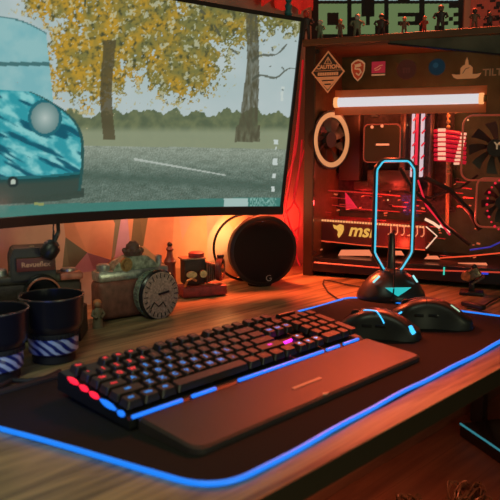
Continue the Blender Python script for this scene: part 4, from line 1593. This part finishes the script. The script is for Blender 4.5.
mb.lathe([(.016, .103), (.018, .106), (.018, .112), (.014, .114), (.013, .122), (.010, .124), (.006, .128)], Matrix.Translation((.006, 0, 0)), 28)
for a in range(10):
    t_ = 2 * PI * a / 10
    mb.ball((.006 + .017 * math.cos(t_), .017 * math.sin(t_), .112), .0045, u=8, v=6)
mb.build('top_dial', mat('dial_brown', (.12, .06, .04), .5), cam2)
mb = MB()
mb.lathe([(.003, .005), (.008, .005), (.008, .009), (.003, .009)], Matrix.Translation((-.018, -.018, .092)) @ XZ, 20)
mb.lathe([(.009, -.002), (.012, -.002), (.012, .003), (.009, .003)], Matrix.Translation((-.018, -.018, .092)) @ XZ, 20)
mb.build('viewfinder', BRASS, cam2)
MB().lathe([(.012, .082), (.013, .086), (.013, .092), (.010, .094)], Matrix.Translation((-.056, 0, 0)), 24).build('wind_knob', SILVER, cam2)
MB().lathe([(.006, .082), (.007, .098), (.004, .100)], Matrix.Translation((.060, 0, 0)), 16).build('shutter_button', SILVER, cam2)
# big lens facing the right front
LP = on_z(160, 320, TZ)
lc = C2M.inverted() @ Vector((LP.x + .0, LP.y + .015, TZ + .044))
LT = Matrix.Translation(lc) @ Matrix.Rotation(R(6), 4, 'Z') @ XZ
mb = MB()
mb.lathe([(.030, -.050), (.034, -.048), (.034, -.036), (.039, -.033), (.041, -.010), (.038, -.008)], LT, 48)
for j in range(44):
    a = 2 * PI * j / 44
    mb.box(LT @ Vector((.0405 * math.cos(a), .0405 * math.sin(a), -.021)), (.0024, .0030, .012), M=(Matrix.Rotation(R(6), 4, 'Z') @ XZ @ Matrix.Rotation(a, 4, 'Z')))
lens = mb.build('lens_barrel', mat('barrel_green', (.30, .38, .28), .4, .4, var=.6, vs=140), cam2, label='aged green-silver lens barrel')
MB().lathe([(.040, -.009), (.0435, -.008), (.0435, -.003), (.041, .0)], LT, 48).build('lens_rim', BLACKG, lens)
DIAL = mat('dial_face', (.36, .25, .20), .55, var=.45, vs=260)
MB().lathe([(.001, -.001), (.040, -.001), (.040, .0015), (.001, .0018)], LT, 48).build('dial_face', DIAL, lens, label='brownish round dial face')
mb = MB()
for j in range(24):
    a = 2 * PI * j / 24
    mb.box(LT @ Vector((.034 * math.cos(a), .034 * math.sin(a), .002)), (.006 if j % 2 else .009, .0014, .001), M=(Matrix.Rotation(R(6), 4, 'Z') @ XZ @ Matrix.Rotation(a, 4, 'Z')))
mb.box(LT @ Vector((.006, .004, .0025)), (.024, .0035, .002), M=(Matrix.Rotation(R(6), 4, 'Z') @ XZ @ Matrix.Rotation(.12, 4, 'Z')))
mb.tube([LT @ Vector((x, y, .0022)) for x, y in ((-.024, -.020), (-.016, -.010), (-.006, -.018), (.004, -.012), (.010, -.020))], .0012, 6)
mb.build('dial_marks', BLACK, lens)

# small pawn like ornament between the cameras
q = on_z(162, 300, TZ)
t = thing('chess_ornament', (q.x + .01, q.y + .07, TZ), 'small dark ornament standing behind the round dial lens', 'ornament')
MB().lathe([(.016, 0), (.017, .012), (.013, .02), (.012, .065), (.014, .072), (.008, .082), (.006, .094), (.009, .099), (.004, .106)], None, 20).build('column', mat('orn', (.12, .04, .035), .4), t)
MB().ball((0, 0, .109), .006).build('finial', BLACKG, t)

# figurine beside the leather case
q = on_z(97, 329, TZ)
t = thing('robed_figurine', frame((q.x, q.y + .01, TZ), 25), 'tiny robed figurine with orange hair beside the brown camera case', 'figurine')
mb = MB().lathe([(.011, 0), (.010, .004), (.008, .02), (.009, .03), (.004, .037)], Matrix.Diagonal((1, .8, 1, 1)), 16)
for sx in (-1, 1):
    mb.tube([(sx * .007, 0, .033), (sx * .011, -.004, .024), (sx * .004, -.010, .020)], .0026, 8)
mb.build('body', mat('robe', (.13, .10, .06), .6), t)
MB().ball((0, 0, .043), .0068).build('head', SKINM, t)
MB().ball((0, .002, .0455), (.0078, .0075, .0062)).build('hair', mat('hair_orange', (.50, .17, .06), .6), t)

# folding camera on its red-brown bed
cb = on_z(200, 298, TZ)
C3M = frame((cb.x + .002, cb.y + .028, TZ), 22)
cam3 = thing('folding_camera', C3M, 'antique folding camera with a brass lens on a red-brown bed', 'camera')
MB().box((0, 0, .013), (.100, .052, .022), bev=.003).build('bed', RLEATHER, cam3, label='red-brown bed plate')
MB().box((-.018, .006, .055), (.048, .036, .056), bev=.004).build('body', LEATHER, cam3)
mb = MB()
mb.lathe([(.016, .083), (.017, .086), (.017, .094), (.014, .096)], Matrix.Translation((-.010, .006, 0)), 24)
mb.build('top_knob', RLEATHER, cam3)
mb = MB()
mb.box((-.020, .006, .0835), (.052, .038, .003))
mb.build('top_plate', mat('aged_brass', (.30, .16, .10), .4, .6, var=.4, vs=120), cam3)
mb = MB()
for k in range(6):
    s_ = 1 - k * .06
    mb.box((.008 + k * .0048, .002, .052), (.0026, .036 * s_, .046 * s_), bev=.001)
mb.build('bellows', mat('bellows_brown', (.16, .08, .05), .6), cam3)
T6 = Matrix.Translation((.040, -.004, .056)) @ Matrix.Rotation(R(58), 4, 'Z') @ XZ
mb = MB().lathe([(.022, -.006), (.025, -.004), (.026, .004), (.023, .008), (.018, .006), (.014, .001), (.001, .0)], T6, 36, cap=False)
mb.build('lens_board', mat('lens_red_black', (.10, .03, .025), .35), cam3)
MB().lathe([(.001, .002), (.015, .002), (.017, .0065), (.014, .0065), (.012, .004), (.001, .004)], T6, 30, cap=False).build('lens_glass', mat('brass_lens', (.75, .38, .15), .2, .8), cam3, label='brass lens')
mb = MB()
mb.tube([(-.045, -.022, .026), (-.040, -.026, .040), (-.030, -.026, .044), (-.020, -.026, .038)], .0028, 8)
mb.lathe([(.003, 0), (.009, 0), (.009, .004), (.003, .004)], Matrix.Translation((-.030, -.022, .052)) @ XZ @ Matrix.Diagonal((1.3, .8, 1, 1)), 20)
mb.lathe([(.004, 0), (.008, 0), (.008, .006), (.004, .006)], Matrix.Translation((-.004, -.020, .052)) @ XZ, 20)
mb.build('focus_mechanism', BRASS, cam3)
mb = MB()
mb.lathe([(.006, 0), (.008, .003), (.008, .008)], Matrix.Translation((.043, -.002, .080)), 14)
mb.build('finder', DARK, cam3)

# ------------------------------------------------------------------ below the desk
q = on_z(460, 423, .05)
q1 = on_z(500, 450, .05)
e1 = (q1 - q).normalized()
e2 = Vector((-e1.y, e1.x, 0))
a0 = math.degrees(math.atan2(e1.y, e1.x))
fc = thing('flat_case', frame((q.x, q.y, 0), a0), 'flat black case with a teal edge lying on the floor under the desk', 'case')
MB().box((.22, .16, .025), (.44, .32, .05), bev=.004).build('body', BLACKG, fc)
MB().tube([(.004, -.001, .049), (.44, -.001, .049)], .0035, 6).build('edge_line', glow('dull_teal_edge', (.05, .35, .42), .55), fc, label='teal edge line')
random.seed(21)


def tangle(px0, px1, py, hgt, label):
    a, b = on_z(px0, py, 0), on_z(px1, py, 0)
    mb = MB()
    for k in range(9):
        pts_ = []
        ph = random.uniform(0, 6)
        for j in range(26):
            t_ = j / 25
            c = a.lerp(b, .5 + .45 * math.sin(ph + t_ * 5.5 + k))
            pts_.append(Vector((c.x, c.y + .05 * math.sin(k + t_ * 7), .006 + hgt * abs(math.sin(t_ * (4 + k * .7) + ph)))))
        mb.tube(pts_, .003, 6)
    mb.build('cable_tangle', mat('brown_wire', (.14, .09, .05), .35, .3), label=label, cat='cables')


tangle(398, 424, 522, .055, 'small tangle of brownish wires on the floor below the desk edge')
tangle(448, 486, 520, .09, 'larger tangle of brownish wires on the floor at the bottom right')
for (x, y1_) in ((382, 462), (391, 458)):
    zt = TZ - .029
    p = on_z(x, y1_, .72)
    pp1 = WM @ Vector(((DKi @ p).x, .12 + .03 * (x > 385), TZ - .029))
    MB().tube([pp1, pp1 + Vector((.01, .0, -.25)), pp1 + Vector((-.01, .02, -.55)), Vector((pp1.x + .03, pp1.y, .005))], .004, 8).build('hanging_cable', RUBBER, label='black cable hanging from the underside of the desk to the floor', cat='cable', group='cables hanging under the desk')

# ------------------------------------------------------------------ lights
def area(name, loc, target, size, col, power, sy=None):
    l = bpy.data.lights.new(name, 'AREA')
    l.shape = 'RECTANGLE'
    l.size = size
    l.size_y = sy or size
    l.color = col
    l.energy = power
    o = bpy.data.objects.new(name, l)
    COL.objects.link(o)
    o.location = loc
    o.rotation_euler = (Vector(target) - Vector(loc)).to_track_quat('-Z', 'Y').to_euler()
    return o


def point(name, loc, col, power, r=.02):
    l = bpy.data.lights.new(name, 'POINT')
    l.color = col
    l.energy = power
    l.shadow_soft_size = r
    o = bpy.data.objects.new(name, l)
    COL.objects.link(o)
    o.location = loc
    return o


def dk(x, y, z):
    return WM @ Vector((x, y, z))


# warm strip on the wall side of the monitor
q = wl(215, 235)
point('strip_warm', WM @ Vector((q.x, WALLY - .09, q.z + .02)), (1, .50, .16), 2.3, .03)
q = wl(120, 215)
point('strip_coral', WM @ Vector((q.x, WALLY - .09, TZ + .26)), (1, .36, .18), 1.2, .04)
q = wl(10, 215)
point('strip_rose', WM @ Vector((q.x - .05, WALLY - .10, TZ + .22)), (1, .40, .28), .45, .04)
# red strip behind speaker / case corner
q = on_z(300, 268, TZ + .05)
point('strip_red', WM @ Vector((wl(292, 250).x, WALLY - .07, TZ + .13)), (1, .03, .02), .9, .03)
# red-orange room light from the back right above the case
def spot(name, loc, target, deg, col, power, r=.08, blend=.8):
    l = bpy.data.lights.new(name, 'SPOT')
    l.color = col
    l.energy = power
    l.spot_size = R(deg)
    l.spot_blend = blend
    l.shadow_soft_size = r
    o = bpy.data.objects.new(name, l)
    COL.objects.link(o)
    o.location = loc
    o.rotation_euler = (Vector(target) - Vector(loc)).to_track_quat('-Z', 'Y').to_euler()
    return o


spot('red_room_light', dk(1.25, .62, TZ + 1.15), dk(.58, .22, TZ), 50, (1, .105, .035), 125, .10)
area('red_fill_light', dk(1.7, .2, TZ + 1.2), dk(.45, .25, TZ), .6, (1, .22, .09), 6, .6)
area('red_floor_fill', dk(.9, .3, .68), dk(.9, .5, 0), .3, (1, .22, .10), 4, .3)  # added unseen fill under the desk, brightens the floor
spot('red_rear_fill', CAM + ray(258, 95) * 1.66, on_z(285, 296, TZ), 95, (1, .12, .035), 55, .06, 1.)  # added spot hidden behind the monitor, reddens the desk near the speaker
area('low_front_fill', dk(-.1, -1.3, .85), dk(.35, 0, .72), .5, (.95, 1., .55), 4.0, .5)  # added unseen fill behind the camera for the desk's front face
area('blue_mug_fill', (-.27, .70, TZ + .10), (-.31, 1.03, TZ + .05), .08, (.03, .14, 1), .10)  # added unseen fill, tints the mugs blue like the mat's glow
# dim neutral ceiling light near front left
spot('ceiling_lamp', dk(-1.3, -.5, 2.3), dk(-.42, .30, TZ), 44, (.86, 1., .64), 62, .3, 1.)
area('ceiling_fill', dk(-.6, -.5, 2.5), dk(-.1, .3, TZ), .9, (.92, 1., .72), 4.5)
# added unseen fills that redden the inside of the case
for (x, y, v, c, e) in ((400, 112, .06, (1, .22, .08), .38), (362, 112, .12, (1, .20, .07), .12), (455, 112, .06, (1, .25, .08), .3), (385, 200, .06, (1, .08, .05), .55), (352, 204, .14, (1, .03, .03), .2), (460, 215, .06, (1, .07, .04), .45), (400, 246, .04, (1, .10, .04), .15)):
    p = PC @ pcp(x, y, v)
    point('case_fill', p, c, e, .012)

w = bpy.data.worlds.new('world')
SC.world = w
w.use_nodes = True
w.node_tree.nodes['Background'].inputs['Color'].default_value = (.10, .13, .12, 1)
w.node_tree.nodes['Background'].inputs['Strength'].default_value = .25

SC.view_settings.view_transform = 'Standard'
SC.view_settings.look = 'None'
SC.view_settings.gamma = 1
SC.view_settings.exposure = 0
SC.view_settings.use_curve_mapping = False
SC.cycles.use_denoising = True
SC.cycles.sample_clamp_indirect = 4
SC.cycles.transparent_max_bounces = 12
SC.cycles.caustics_reflective = False
SC.cycles.caustics_refractive = False
